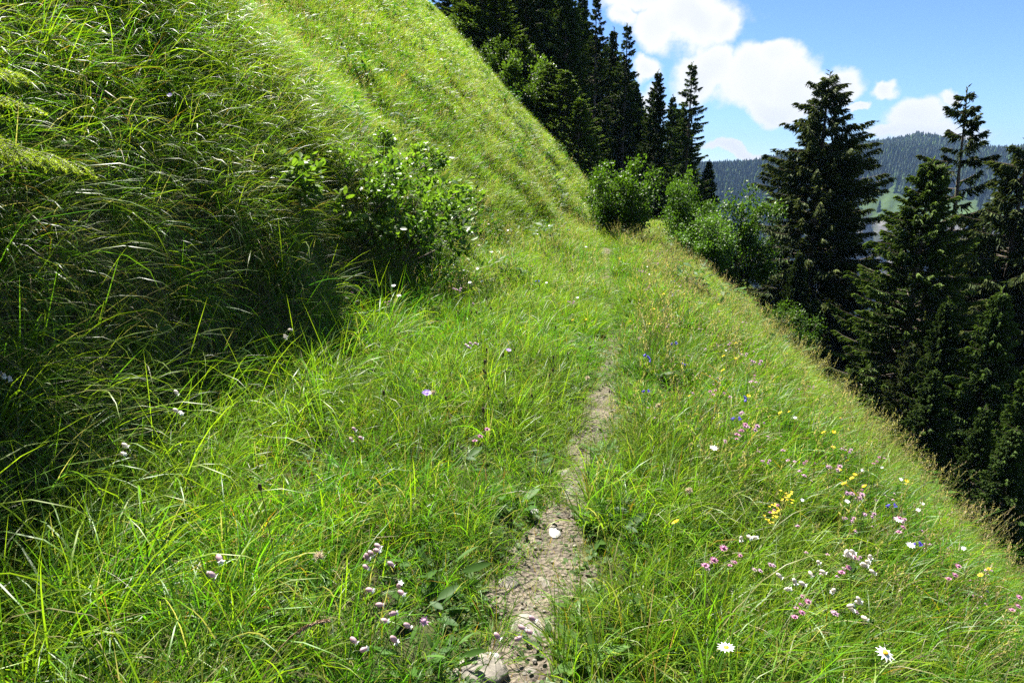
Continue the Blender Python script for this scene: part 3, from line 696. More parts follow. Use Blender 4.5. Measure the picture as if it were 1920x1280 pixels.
def tuft(*bl, mats=('grass',)):
    mb = MB()
    for b in bl: mb.add(*b[:4], m=0) if len(b) == 4 else mb.add(b[0], b[1], b[2], b[3], m=b[4])
    me = mb.mesh('grass_tuft', list(mats)); o = bpy.data.objects.new('grass_tuft', me); TUFTS.append(o); return len(TUFTS) - 1
g = np.random.default_rng(5)
K = {}
# square tiles of grass: local +x is uphill and the blades stand on a plane of that gradient
GRADS = np.array([0.0, 0.3, 0.62, 0.93, 1.5])
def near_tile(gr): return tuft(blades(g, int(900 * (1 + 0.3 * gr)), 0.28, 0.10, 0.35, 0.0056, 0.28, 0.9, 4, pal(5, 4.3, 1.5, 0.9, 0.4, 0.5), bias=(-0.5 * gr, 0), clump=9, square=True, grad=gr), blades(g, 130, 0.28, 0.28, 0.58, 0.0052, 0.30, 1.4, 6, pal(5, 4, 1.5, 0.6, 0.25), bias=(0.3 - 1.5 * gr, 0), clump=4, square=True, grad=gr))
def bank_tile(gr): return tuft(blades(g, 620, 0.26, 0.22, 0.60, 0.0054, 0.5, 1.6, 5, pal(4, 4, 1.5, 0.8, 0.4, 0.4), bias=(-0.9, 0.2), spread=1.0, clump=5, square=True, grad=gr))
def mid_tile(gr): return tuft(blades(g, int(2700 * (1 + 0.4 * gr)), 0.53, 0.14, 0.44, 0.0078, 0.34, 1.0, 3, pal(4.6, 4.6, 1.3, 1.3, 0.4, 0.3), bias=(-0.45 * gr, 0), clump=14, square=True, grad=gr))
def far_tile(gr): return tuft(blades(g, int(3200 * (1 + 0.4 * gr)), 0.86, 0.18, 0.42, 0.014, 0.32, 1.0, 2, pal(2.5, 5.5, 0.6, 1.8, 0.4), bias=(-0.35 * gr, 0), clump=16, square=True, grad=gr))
def classes(fn, use, n): return {k: [fn(GRADS[k]) for _ in range(n)] for k in use}
K['near'] = classes(near_tile, (0, 1, 2, 3), 4)
K['bankgrass'] = classes(bank_tile, (1, 2, 3, 4), 3)
K['mid'] = classes(mid_tile, (0, 1, 2, 3), 4)
K['far'] = classes(far_tile, (0, 1, 2, 3), 4)
K['small'] = [tuft(blades(g, 46, 0.07, 0.10, 0.30, 0.0046, 0.3, 1.0, 4, pal(6, 3, 2, 0.7, 0.3))) for _ in range(4)]
K['long'] = [tuft(blades(g, 30, 0.07, 0.35, 0.70, 0.0055, 0.30, 1.4, 6, pal(5, 4, 1.5, 0.5, 0.15), bias=(0.7, -0.1))) for _ in range(4)]
K['hang'] = [tuft(blades(g, 46, 0.13, 0.22, 0.60, 0.0042, 1.2, 1.5, 5, pal(0.8, 0.3, 0.6, 1.2, 0.2, 4), bias=(2.5, -0.5), spread=0.3)) for _ in range(3)]
K['short'] = [tuft(blades(g, 46, 0.09, 0.03, 0.10, 0.0035, 0.45, 0.8, 3, pal(4, 2, 2, 1.6, 0.3, 0.8))) for _ in range(3)]
def straw_tops(n, rad, L0, L1):
    """flowering stalks: thin stems with a feathery head"""
    mb = MB(); r = rad * np.sqrt(g.uniform(0, 1, n)); th = g.uniform(0, 6.283, n)
    for i in range(n):
        L = g.uniform(L0, L1); az = g.uniform(0, 6.283); ln = g.uniform(0.05, 0.4)
        s = np.linspace(0, 1, 5); pts = np.stack([r[i] * math.cos(th[i]) + L * ln * s ** 2 * math.cos(az), r[i] * math.sin(th[i]) + L * ln * s ** 2 * math.sin(az), L * s], -1)
        mb.add(*tube(pts, 0.0012 * (1.2 - 0.6 * s), 3), C=(0.20, 0.18, 0.07))
        k = 9; u = np.linspace(0.80, 1.0, k); P = np.stack([np.interp(u, s, pts[:, j]) for j in range(3)], -1)
        V, T = kites(P, g.normal(0, 0.5, (k, 3)) + [0, 0, 1], g.normal(size=(k, 3)), np.full(k, 0.022), np.full(k, 0.006)); mb.add(V, None, T, C=np.array([0.34, 0.26, 0.17]) * g.uniform(0.7, 1.2))
    o = bpy.data.objects.new('seed_stalks', mb.mesh('seed_stalks', ['grass'])); TUFTS.append(o); return len(TUFTS) - 1
K['stalk'] = [straw_tops(7, 0.2, 0.35, 0.62) for _ in range(3)]
def herb_tuft(n, rad, L0, L1, wr, lift, cg, ct, oval=True):
    th = g.uniform(0, 6.283, n); r = rad * np.sqrt(g.uniform(0, 1, n)); P = np.stack([r * np.cos(th), r * np.sin(th), g.uniform(0.0, lift, n)], -1)
    dr = np.stack([np.cos(th), np.sin(th), g.uniform(0.1, 1.4, n)], -1) + g.normal(0, 0.25, (n, 3)); L = g.uniform(L0, L1, n)
    nn = unit(g.normal(0, 0.35, (n, 3)) + [0, 0, 1]) ; mixv = g.uniform(0, 1, (n, 1)); C = np.array(cg) * (1 - mixv) + np.array(ct) * mixv
    mb = MB(); V, Q, T = ovals(P, dr, nn, L, L * wr, curl=0.3); mb.add(V, Q, T, np.repeat(C, 13, 0))
    o = bpy.data.objects.new('herb_tuft', mb.mesh('herb_tuft', ['herb'])); TUFTS.append(o); return len(TUFTS) - 1
K['herb'] = [herb_tuft(16, 0.09, 0.05, 0.13, 0.38, 0.10, (0.03, 0.075, 0.016), (0.07, 0.14, 0.022)), herb_tuft(26, 0.12, 0.02, 0.045, 0.6, 0.14, (0.035, 0.08, 0.016), (0.08, 0.15, 0.03)),
             herb_tuft(12, 0.08, 0.06, 0.14, 0.24, 0.08, (0.03, 0.07, 0.014), (0.06, 0.13, 0.02))]
K['weed'] = [herb_tuft(40, 0.16, 0.06, 0.13, 0.4, 0.34, (0.025, 0.07, 0.012), (0.06, 0.14, 0.02)), herb_tuft(50, 0.22, 0.05, 0.10, 0.3, 0.28, (0.04, 0.085, 0.012), (0.11, 0.18, 0.02))]
K['clover'] = [herb_tuft(24, 0.11, 0.015, 0.035, 0.7, 0.03, (0.04, 0.085, 0.02), (0.10, 0.16, 0.05))]
K['litter'] = [tuft(blades(g, 34, 0.14, 0.03, 0.10, 0.003, 1.35, 0.3, 2, pal(0.8, 0.6, 0, 2, 0.4, 3))) for _ in range(2)]

def in_view(x, y, z, mx=0.16, my=0.22):
    dx, dy, dz = x - EYE[0], y - EYE[1], z - EYE[2]
    depth = dy * math.cos(PITCH) - dz * math.sin(PITCH); upc = dy * math.sin(PITCH) + dz * math.cos(PITCH)
    u = FOC * dx / np.maximum(depth, 0.05) / 1920; v = -FOC * upc / np.maximum(depth, 0.05) / 1280
    return (depth > 0.4) & (np.abs(u) < 0.5 + mx) & (np.abs(v) < 0.5 + my)
def scatter_grid(step, box, kinds, keep, sc=(0.85, 1.15), up=0.7, sx=1.0, turn=True, jit=0.14):
    X, Y = np.meshgrid(np.arange(box[0], box[1], step * sx), np.arange(box[2], box[3], step)); X = X + (np.arange(X.shape[0]) % 2)[:, None] * step * sx * 0.5
    x = X.ravel() + rng.normal(0, jit * step * sx, X.size); y = Y.ravel() + rng.normal(0, jit * step, X.size)
    _place(x, y, kinds, keep, sc, up, (rng.integers(0, 4, X.size) * math.pi / 2 if turn else np.zeros(X.size)) + rng.normal(0, 0.12, X.size), step > 0.6)
PTS = {'p': [], 'r': [], 's': [], 'k': []}
def scatter(n, box, pick, keep, sc=(0.8, 1.25), up=0.7):
    x = rng.uniform(box[0], box[1], n); y = rng.uniform(box[2], box[3], n)
    _place(x, y, pick[0], keep, sc, up, rng.uniform(0, 6.283, n) if pick[1] is None else rng.normal(pick[1], pick[2], n))
def _place(x, y, kinds, keep, sc, up, yaw, step_big=False):
    z = hgt(x, y)
    k = in_view(x, y, z); x, y, z, yaw = x[k], y[k], z[k], yaw[k]
    k = keep(x, y, z); x, y, z, yaw = x[k], y[k], z[k], yaw[k]
    if len(x) == 0: return
    nn = normal(x, y); ax = unit(nn * (1 - up) + np.array([0, 0, 1.0]) * up)
    if isinstance(kinds, dict):      # pick the tile cut for this gradient and turn it uphill
        nb = normal(x, y, 0.3); gr = np.hypot(nb[:, 0], nb[:, 1]) / nb[:, 2]; ph = np.arctan2(-nb[:, 1], -nb[:, 0])
        keys = np.array(sorted(kinds)); ki = keys[np.argmin(np.abs(gr[:, None] - GRADS[keys][None]), 1)]
        kind = np.array([rng.choice(kinds[k]) for k in ki]); yaw = np.where(ki == 0, yaw, ph + rng.normal(0, 0.05 if len(kinds[keys[0]]) and step_big else 0.16, len(x)))
        de = np.clip(np.arctan(gr) - np.arctan(GRADS[ki]), -0.35, 0.5)
        ax = np.stack([-np.cos(ph) * np.sin(de), -np.sin(ph) * np.sin(de), np.cos(de)], -1)
    else: kind = rng.choice(kinds, len(x))
    # euler for Z axis along ax after yaw: R = Rz(phi) Ry(theta) Rz(yaw - phi)
    th = np.arccos(np.clip(ax[:, 2], -1, 1)); ph = np.arctan2(ax[:, 1], ax[:, 0])
    a = yaw - ph; c1, s1, c2, s2, c3, s3 = np.cos(ph), np.sin(ph), np.cos(th), np.sin(th), np.cos(a), np.sin(a)
    r00 = c1 * c2 * c3 - s1 * s3; r10 = s1 * c2 * c3 + c1 * s3; r20 = -s2 * c3; r21 = s2 * s3; r22 = c2
    eu = np.stack([np.arctan2(r21, r22), np.arcsin(np.clip(-r20, -1, 1)), np.arctan2(r10, r00)], -1)
    PTS['p'].append(np.stack([x, y, z], -1)); PTS['r'].append(eu); PTS['s'].append(rng.uniform(sc[0], sc[1], len(x))); PTS['k'].append(kind)
dist_ = lambda x, y: np.hypot(x, y)
def path_gap(x, y): return np.abs(x - trail(y)) / np.maximum(path_half(y), 0.05)
def thin(x, p): return rng.uniform(0, 1, len(x)) < p
def seen_right(x, y): return (x - trail(y)) < 6.2
# steepness weight so that steep ground is as densely grown as level ground
def steep(x, y): n = normal(x, y); return np.clip(1 / np.maximum(n[:, 2], 0.2), 1, 4)
def path_clear(x, y, half): return np.abs(x - trail(y)) - path_half(y) - half
NEAR = (-4.5, 6.5, 0.3, 9.0)
def k_near(x, y, z): return (dist_(x, y) < 8.2) & (path_clear(x, y, 0.22 + 0.17 * sstep((y - 3.6) / 2)) > 0) & seen_right(x, y) & (x > foot(y) - 0.05)
scatter_grid(0.47, NEAR, K['near'], k_near, (0.8, 1.15))
def k_small(x, y, z): q = path_clear(x, y, 0); return (y < 9) & (q > -0.07) & (q < 0.45) & thin(x, np.clip(0.45 + 2.5 * q, 0.1, 0.75) + 0.3 * np.sin(6 * y + 5 * x))
scatter(5200, (-1.0, 2.6, 0.4, 9), (K['small'], None, 0), k_small, (0.5, 1.0))
def k_in(x, y, z): return (y > 3.3) & (y < 13) & (path_gap(x, y) < 1.2) & thin(x, np.clip(0.05 + 0.08 * (y - 3.3), 0, 0.75) + 0.15 * np.sin(4 * y))
scatter(7000, (0.1, 2.4, 3.3, 13), (K['small'], None, 0), k_in, (0.2, 0.38))
def k_long(x, y, z): return (dist_(x, y) < 9) & (path_clear(x, y, 0) > 0.25) & seen_right(x, y) & (x > foot(y) - 0.2) & thin(x, 0.5 + 0.5 * np.sin(1.7 * x + 2.1 * y))
scatter(2600, NEAR, (K['long'], None, 0), k_long, (0.5, 0.95))
def k_foot(x, y, z): u = foot(y) - x; return (y < 11) & (u > -0.75) & (u < 2.5) & thin(x, 0.25 + 0.5 * np.exp(-((u + 0.1) / 0.45) ** 2) + 0.35 * vnoise(x * 1.6, y * 1.6, 12))
scatter(3600, (-6, 1, 1.0, 11), (K['long'], None, 0), k_foot, (0.8, 1.35))
def k_bank(x, y, z): return (dist_(x, y) + 1.3 * vnoise(x * 0.8, y * 0.8, 8) < 10.6) & (x < foot(y) - 0.25)
scatter_grid(0.42, (-10.5, 0.6, 0.8, 11), K['bankgrass'], k_bank, (0.8, 1.15))
def k_hang(x, y, z): f = foot(y); return (y < 9.5) & (x < f + 0.12) & (x > f - 0.62) & thin(x, steep(x, y) / 3.2)
scatter(9000, (-4.2, 0.5, 1.0, 9.5), (K['hang'], 0.0, 0.5), k_hang, (0.6, 1.1), up=0.35)
def k_short(x, y, z): q = path_gap(x, y); return (y < 14) & (q < 2.0) & thin(x, np.clip(0.42 + 0.12 * (y - 2) + 0.5 * (q - 0.3) + 0.45 * np.sin(5.3 * y + 3 * x), 0.15, 1))
scatter(21000, (-0.8, 3.0, 0.6, 14), (K['short'], None, 0), k_short, (0.6, 1.2))
def k_clov(x, y, z): q = path_gap(x, y); return (y < 9) & (q < 2.4) & (q > 0.75) & thin(x, 0.5)
scatter(4500, (-0.8, 2.6, 0.6, 9), (K['clover'], None, 0), k_clov, (0.6, 1.2))
def k_litt(x, y, z): return (y < 15) & (path_gap(x, y) < 1.6)
scatter(26000, (-0.8, 3.0, 0.6, 15), (K['litter'], None, 0), k_litt, (0.5, 1.1))
def k_herb(x, y, z): return (dist_(x, y) < 9) & (path_gap(x, y) > 1.4) & seen_right(x, y) & thin(x, steep(x, y) / 3)
scatter(6500, (-6, 6, 0.6, 9), (K['herb'], None, 0), k_herb, (0.5, 1.05))
def k_weed(x, y, z): d = dist_(x, y); return (d > 8) & (d < 34) & (np.abs(x - trail(y)) > 1.1) & edge_ok(x, y) & seen_right(x, y) & thin(x, 0.35 + 0.5 * vnoise(x * 1.1, y * 1.1, 4))
def edge_ok(x, y): return y < 33 + 0.35 * np.minimum(foot(y) - x, 12)
scatter(7500, (-22, 10, 4, 38), (K['weed'], None, 0), k_weed, (0.7, 1.5))
def k_mid(x, y, z): d = dist_(x, y); return (d > 7.6) & (d < 17.5) & seen_right(x, y) & (x > foot(y) - 0.3) & (path_clear(x, y, 0.52) > np.where(y < 15.5, 0, -1))
scatter_grid(0.9, (-3, 10, 4, 18), K['mid'], k_mid, (0.88, 1.1))
def k_mid2(x, y, z): d = dist_(x, y); return (d + 1.3 * vnoise(x * 0.8, y * 0.8, 8) > 9.4) & (d < 17.5) & (x < foot(y) - 0.1)
scatter_grid(0.8, (-15, 3, 2, 18), K['mid'], k_mid2, (0.88, 1.1))
def k_midp(x, y, z): q = path_clear(x, y, 0); return (y > 7) & (y < 16) & (q > 0.03) & (q < 0.55) & thin(x, 0.15 + 1.6 * q)
scatter(6000, (0.2, 3.2, 7, 16), (K['small'], None, 0), k_midp, (0.6, 1.1))
def edge_ok(x, y): return y < 33 + 0.35 * np.minimum(foot(y) - x, 12)
def k_far(x, y, z): d = dist_(x, y); return (d > 16.5) & edge_ok(x, y) & seen_right(x, y)
scatter_grid(1.22, (-26, 13, 10, 46), K['far'], k_far, (0.9, 1.12))
def k_stalk(x, y, z): d = dist_(x, y); return (d > 3) & (d < 26) & ((x > trail(y)) | (d > 7)) & seen_right(x, y) & (path_gap(x, y) > 2) & thin(x, np.where((x > trail(y)), 0.9, 0.6) * np.clip(1.3 - d / 26, 0.2, 1))
scatter(8000, (-14, 10, 2, 26), (K['stalk'], None, 0), k_stalk, (0.7, 1.1), up=0.7)
P_ = np.concatenate(PTS['p']); R_ = np.concatenate(PTS['r']); S_ = np.concatenate(PTS['s']); K_ = np.concatenate(PTS['k']).astype(np.int32)
print('tufts', len(P_))
gm = bpy.data.meshes.new('meadow_grass'); gm.vertices.add(len(P_)); gm.vertices.foreach_set('co', P_.astype(np.float32).ravel())
for nm, ty, arr, key in (('rot', 'FLOAT_VECTOR', R_, 'vector'), ('siz', 'FLOAT', S_, 'value'), ('kin', 'INT', K_, 'value')):
    at = gm.attributes.new(nm, ty, 'POINT'); at.data.foreach_set(key, arr.astype(np.int32 if ty == 'INT' else np.float32).ravel())
gm.update()
grass = link('meadow_grass', gm); tag(grass, 'tall alpine meadow grass and herbs covering the slope', 'grass', kind='stuff')
ng = bpy.data.node_groups.new('meadow_grass', 'GeometryNodeTree')
ng.interface.new_socket('Geometry', in_out='INPUT', socket_type='NodeSocketGeometry'); ng.interface.new_socket('Geometry', in_out='OUTPUT', socket_type='NodeSocketGeometry')
gi, go = ng.nodes.new('NodeGroupInput'), ng.nodes.new('NodeGroupOutput'); jn = ng.nodes.new('GeometryNodeJoinGeometry')
def named(n, t): a = ng.nodes.new('GeometryNodeInputNamedAttribute'); a.data_type = t; a.inputs['Name'].default_value = n; return a.outputs['Attribute']
ar, asz, ak = named('rot', 'FLOAT_VECTOR'), named('siz', 'FLOAT'), named('kin', 'INT')
for i, o in enumerate(TUFTS):
    oi = ng.nodes.new('GeometryNodeObjectInfo'); oi.inputs['Object'].default_value = o
    cp = ng.nodes.new('FunctionNodeCompare'); cp.data_type = 'INT'; cp.operation = 'EQUAL'
    ng.links.new(ak, cp.inputs[2]); cp.inputs[3].default_value = i
    ip = ng.nodes.new('GeometryNodeInstanceOnPoints')
    ng.links.new(gi.outputs[0], ip.inputs['Points']); ng.links.new(cp.outputs[0], ip.inputs['Selection']); ng.links.new(oi.outputs['Geometry'], ip.inputs['Instance'])
    e2r = ng.nodes.new('FunctionNodeEulerToRotation'); ng.links.new(ar, e2r.inputs[0]); ng.links.new(e2r.outputs[0], ip.inputs['Rotation']); ng.links.new(asz, ip.inputs['Scale'])
    ng.links.new(ip.outputs[0], jn.inputs[0])
ng.links.new(jn.outputs[0], go.inputs[0])
md = grass.modifiers.new('meadow_grass', 'NODES'); md.node_group = ng
#@@MORE@@
# ------------------------------------------------------------------ stones on the footpath
def stone_mesh(seed, w, d, h):
    g = np.random.default_rng(seed); nu, nv = 12, 8; V = []
    planes = unit(g.normal(size=(9, 3)) * [1, 1, 1.0]); offs = g.uniform(0.62, 0.92, 9)
    for j in range(1, nv):
        for i in range(nu):
            a, b = i / nu * 2 * np.pi, j / nv * np.pi
            V.append([math.sin(b) * math.cos(a), math.sin(b) * math.sin(a), math.cos(b)])
    V = np.array(V + [[0, 0, 1.0], [0, 0, -1.0]])
    r = np.min(np.where(V @ planes.T > 0.05, offs / np.maximum(V @ planes.T, 0.05), 9), axis=1); r = np.minimum(r, 1.0)
    V = V * r[:, None] * (1 + 0.04 * vnoise(V[:, 0] * 5 + seed, V[:, 1] * 5 + V[:, 2] * 4, seed)[:, None]) * [w / 2, d / 2, h / 2]
    Q, T = [], []
    for j in range(nv - 2):
        for i in range(nu): Q.append([j * nu + i, (j + 1) * nu + i, (j + 1) * nu + (i + 1) % nu, j * nu + (i + 1) % nu])
    top, bot = len(V) - 2, len(V) - 1
    for i in range(nu): T.append([top, i, (i + 1) % nu]); T.append([bot, (nv - 2) * nu + (i + 1) % nu, (nv - 2) * nu + i])
    return V, Q, T
STONES = [(892, 1262, 118, 70, 'rock', 'large flat grey stone at the bottom of the footpath'), (986, 1182, 70, 58, 'rock', 'rounded grey stone in the middle of the footpath'),
          (922, 1236, 34, 22, 'pale_rock', 'small pale stone between the two large path stones'), (944, 1098, 56, 28, 'rock', 'flat stone half under grass on the left path edge'),
          (1020, 1100, 34, 30, 'rock', 'broken stone on the path above the rounded stone'), (1034, 1034, 36, 20, 'pale_rock', 'white stone lying alone in the footpath'),
          (1074, 926, 52, 28, 'rock', 'slanting flat stone on the path beside the grass'), (1040, 1000, 52, 14, 'pale_rock', 'thin pale slab in the footpath beyond the white stone'),
          (1000, 1264, 32, 20, 'rock', 'small stone right of the large flat path stone'), (948, 1258, 26, 18, 'rock', 'little stone touching the large flat path stone'),
          (1056, 886, 36, 14, 'rock', 'small slab where the bare path begins to fade'), (1012, 1122, 50, 14, 'rock', 'thin brown slab under the broken path stone'),
          (1030, 1180, 22, 20, 'rock', 'small stone at the right side of the rounded stone'), (1000, 960, 26, 14, 'pale_rock', 'small pale stone on the left edge of the bare path')]
for i, (px, py, w, h, m_, lab) in enumerate(STONES):
    p = ray_ground(px, py); ds_ = float(np.linalg.norm(p - EYE)); k = ds_ / FOC
    ww = w * k * 1.05; dd = max(h * k / 0.62, ww * 0.45); hh = min(ww, dd) * 0.30
    V, Q, T = stone_mesh(50 + i, ww, dd, hh); mb = MB().add(V, Q, T)
    o = link('path_stone', mb.mesh('path_stone', [m_], i % 3 == 0), loc=(p[0], p[1], p[2] - hh * 0.05 + 0.008), rot=(rng.normal(0, 0.08), rng.normal(0, 0.08), rng.uniform(0, 6.28)))
    tag(o, lab, 'stone', 'stones in the footpath')
pb = MB(); n = 170
py_ = rng.uniform(1.2, 5.5, n) ** 1.0; px_ = trail(py_) + rng.normal(0, 0.5, n) * path_half(py_)
for i in range(n):
    r = rng.uniform(0.004, 0.013); V, Q, T = stone_mesh(int(rng.integers(0, 40)), 2 * r, 2 * r * rng.uniform(0.6, 1), r * 1.2)
    V = V[::1]; a = rng.uniform(0, 6.28); c, s_ = math.cos(a), math.sin(a)
    V = V @ np.array([[c, s_, 0], [-s_, c, 0], [0, 0, 1]]) + [px_[i], py_[i], float(hgt(px_[i], py_[i])) + 0.014]
    pb.add(V, Q, T)
tag(link('gravel', pb.mesh('gravel', ['rock'])), 'loose small gravel strewn on the footpath', 'gravel', kind='stuff')

# ------------------------------------------------------------------ plants close to the camera
def needle_sapling(seed, H, R, z0):
    g = np.random.default_rng(seed); tr, br, nd = MB(), MB(), MB()
    zz = np.linspace(0, H, 8); tr.add(*tube(np.stack([0 * zz, 0 * zz, zz], -1), 0.02 * (1 - zz / H) + 0.004, 7))
    z = z0
    while z < H:
        f = z / H
        for k in range(7):
            a = g.uniform(0, 6.283); L = R * (1.05 - f) ** 0.8 * g.uniform(0.7, 1.1) + 0.06
            s = np.linspace(0, 1, 6); up = 0.35 * f + 0.05
            pts = np.stack([L * s * math.cos(a), L * s * math.sin(a), z + L * (up * s - 0.30 * s ** 2)], -1)
            br.add(*tube(pts, 0.005 * (1 - 0.8 * s), 4))
            twigs = [pts]
            for u in np.arange(0.2, 1.0, 0.075):
                b0 = np.array([np.interp(u, s, pts[:, i]) for i in range(3)])
                for sg in (-1, 1):
                    d = unit(np.array([math.cos(a + sg * 0.85), math.sin(a + sg * 0.85), -0.28 + g.normal(0, 0.12)])); l2 = L * 0.42 * (1.1 - u) * g.uniform(0.7, 1.2) + 0.03
                    t2 = b0 + np.linspace(0, 1, 4)[:, None] * d * l2 + np.linspace(0, 1, 4)[:, None] ** 2 * np.array([0, 0, -0.25 * l2]); twigs.append(t2)
                    br.add(*tube(t2, 0.0022 * (1 - 0.5 * np.linspace(0, 1, 4)), 3))
            for tw in twigs:
                ln = np.linalg.norm(tw[-1] - tw[0]); m = int(ln / 0.0021) + 14; u = g.uniform(0.05, 1, m); q = np.linspace(0, 1, len(tw))
                P = np.stack([np.interp(u, q, tw[:, i]) for i in range(3)], -1); ax = unit(tw[-1] - tw[0])
                rad = unit(np.cross(ax, g.normal(size=(m, 3)))); d = unit(rad * 0.9 + ax * 0.75 + [0, 0, 0.2]); nl = g.uniform(0.010, 0.018, m)[:, None]
                sd = unit(np.cross(d, g.normal(size=(m, 3)))) * 0.0011
                V = np.stack([P + sd, P - sd, P + d * nl], 1).reshape(-1, 3); C = np.array([0.16, 0.26, 0.012]) * (1 - u[:, None]) + np.array([0.42, 0.52, 0.03]) * u[:, None]
                nd.add(V, None, np.arange(m)[:, None] * 3 + [0, 1, 2], np.repeat(C * g.uniform(0.75, 1.2, (m, 1)), 3, 0))
        z += 0.10 * g.uniform(0.8, 1.2)
    return tr.mesh('trunk', ['twig']), br.mesh('branches', ['twig']), nd.mesh('crown', ['young_needle'])
t_, b_, c_ = needle_sapling(3, 1.1, 0.74, 0.10)
o = bpy.data.objects.new('young_spruce', None); COL.objects.link(o); sx_, sy_ = -2.70, 3.05
o.location = (sx_, sy_, float(hgt(sx_, sy_)) - 0.03)
tag(o, 'bright yellow-green young spruce reaching in at the left picture edge', 'spruce')
link('trunk', t_, o); link('branches', b_, o)['kind'] = 'stuff'; link('crown', c_, o)

willow = make_shrub(71, 1.3, 0.95, 22, 2700, 0.085, (0.028, 0.070, 0.010), (0.105, 0.18, 0.018), oval=True, upright=0.7, clus=0.12)
def on_px(px, py, lift=0.0):
    p = ray_ground(px, py); return (p[0], p[1], p[2] + lift)
put_shrub('willow_shrub', 'shrub', willow, on_px(740, 500), 'dark stemmed willow shrub with oval leaves at the foot of the bank', None, 0.5, (1, 0.8, 1.0), (-0.05, 0.25))
willow2 = make_shrub(72, 0.8, 0.55, 9, 620, 0.085, (0.05, 0.10, 0.015), (0.14, 0.23, 0.02), oval=True, upright=0.7, clus=0.12)
GW = 'willow shoots on the bank'
put_shrub('willow_shrub', 'shrub', willow2, on_px(855, 480), 'smaller willow shoot with glossy leaves right beside the willow shrub', GW, 2.5, (0.8, 0.8, 1.5))
put_shrub('willow_shrub', 'shrub', willow, on_px(665, 420), 'willow shrub higher on the bank behind the first one', GW, 2.0, (0.9, 0.8, 0.75), (0, 0.2))
put_shrub('willow_shrub', 'shrub', willow2, on_px(770, 350), 'small willow shoot above the willow shrub on the sunny slope', GW, 4.0, (1.0, 1.0, 1.0))
put_shrub('willow_shrub', 'shrub', willow2, on_px(690, 315), 'bright willow shoot topmost of the willows', GW, 5.0, (0.8, 0.8, 0.8))
put_shrub('leafy_bush', 'shrub', willow2, on_px(610, 480, 0.05), 'pale yellow-green broad-leaved plant left of the willow shrub', None, 1.0, (1.2, 1.0, 1.1))
put_shrub('leafy_bush', 'shrub', willow2, on_px(650, 500, 0.05), 'broad-leaved plant between the pale plant and the willow shrub', None, 4.0, (1.0, 0.9, 0.8))
put_shrub('leafy_bush', 'shrub', willow2, on_px(545, 420, 0.05), 'broad-leaved plant above the pale yellow-green one', None, 3.0, (1.0, 1.0, 0.9))
def fronds(seed, n, L0, L1, cg, ct):
    """vetch fronds: a stem with two rows of leaflets each; every frond is a part"""
    g = np.random.default_rng(seed); out = []
    for k in range(n):
        a = g.uniform(0, 6.283); L = g.uniform(L0, L1); s = np.linspace(0, 1, 8); ln = g.uniform(0.4, 1.0)
        pts = np.stack([L * ln * s * math.cos(a), L * ln * s * math.sin(a), L * (s * (1.2 - 0.5 * ln) - 0.45 * s ** 2)], -1)
        mb = MB(); mb.add(*tube(pts, 0.0016, 3), C=cg)
        u = np.linspace(0.25, 1, 15); P = np.stack([np.interp(u, s, pts[:, i]) for i in range(3)], -1); tg = unit(np.gradient(pts, axis=0)); T_ = np.stack([np.interp(u, s, tg[:, i]) for i in range(3)], -1)
        sd = unit(np.cross(T_, [0, 0, 1.0]))
        for sg in (-1, 1):
            C = np.array(cg) + (np.array(ct) - np.array(cg)) * g.uniform(0, 1, (15, 1))
            V, T = kites(P, sd * sg + T_ * 0.35, np.cross(T_, sd) + g.normal(0, 0.2, (15, 3)), 0.032 * (1.15 - 0.7 * u), 0.011 * np.ones(15)); mb.add(V, None, T, np.repeat(C, 5, 0))
        out.append(mb.mesh('frond', ['herb']))
    return out
for (px, dist, seed, lab) in ((590, 490, 81, 'pale vetch with feathery fronds below the broad-leaved plant'), (545, 545, 82, 'feathery vetch lower on the bank near the white campion'), (660, 525, 83, 'feathery vetch under the willow shrub')):
    o = bpy.data.objects.new('vetch_plant', None); COL.objects.link(o); o.location = on_px(px, dist, 0.22); tag(o, lab, 'plant', 'vetches on the bank')
    for me in fronds(seed, 13, 0.25, 0.46, (0.09, 0.15, 0.02), (0.20, 0.27, 0.03)): link('frond', me, o)
def rosette(seed, n, L0, L1, wr, rise, cg, ct):
    g = np.random.default_rng(seed); out = []
    for k in range(n):
        a = k / n * 6.283 + g.normal(0, 0.3); L = g.uniform(L0, L1); d = np.array([[math.cos(a), math.sin(a), rise * g.uniform(0.4, 1.5)]])
        V, Q, T = ovals(np.array([[0.012 * math.cos(a), 0.012 * math.sin(a), 0.0]]), d, np.array([[0, 0, 1.0]]) + g.normal(0, 0.2, (1, 3)), np.array([L]), np.array([L * wr]), 0.18, 0.35)
        m = g.uniform(0, 1); mb = MB().add(V, Q, T, np.array(cg) * (1 - m) + np.array(ct) * m); out.append(mb.mesh('leaf', ['herb'], True))
    return out
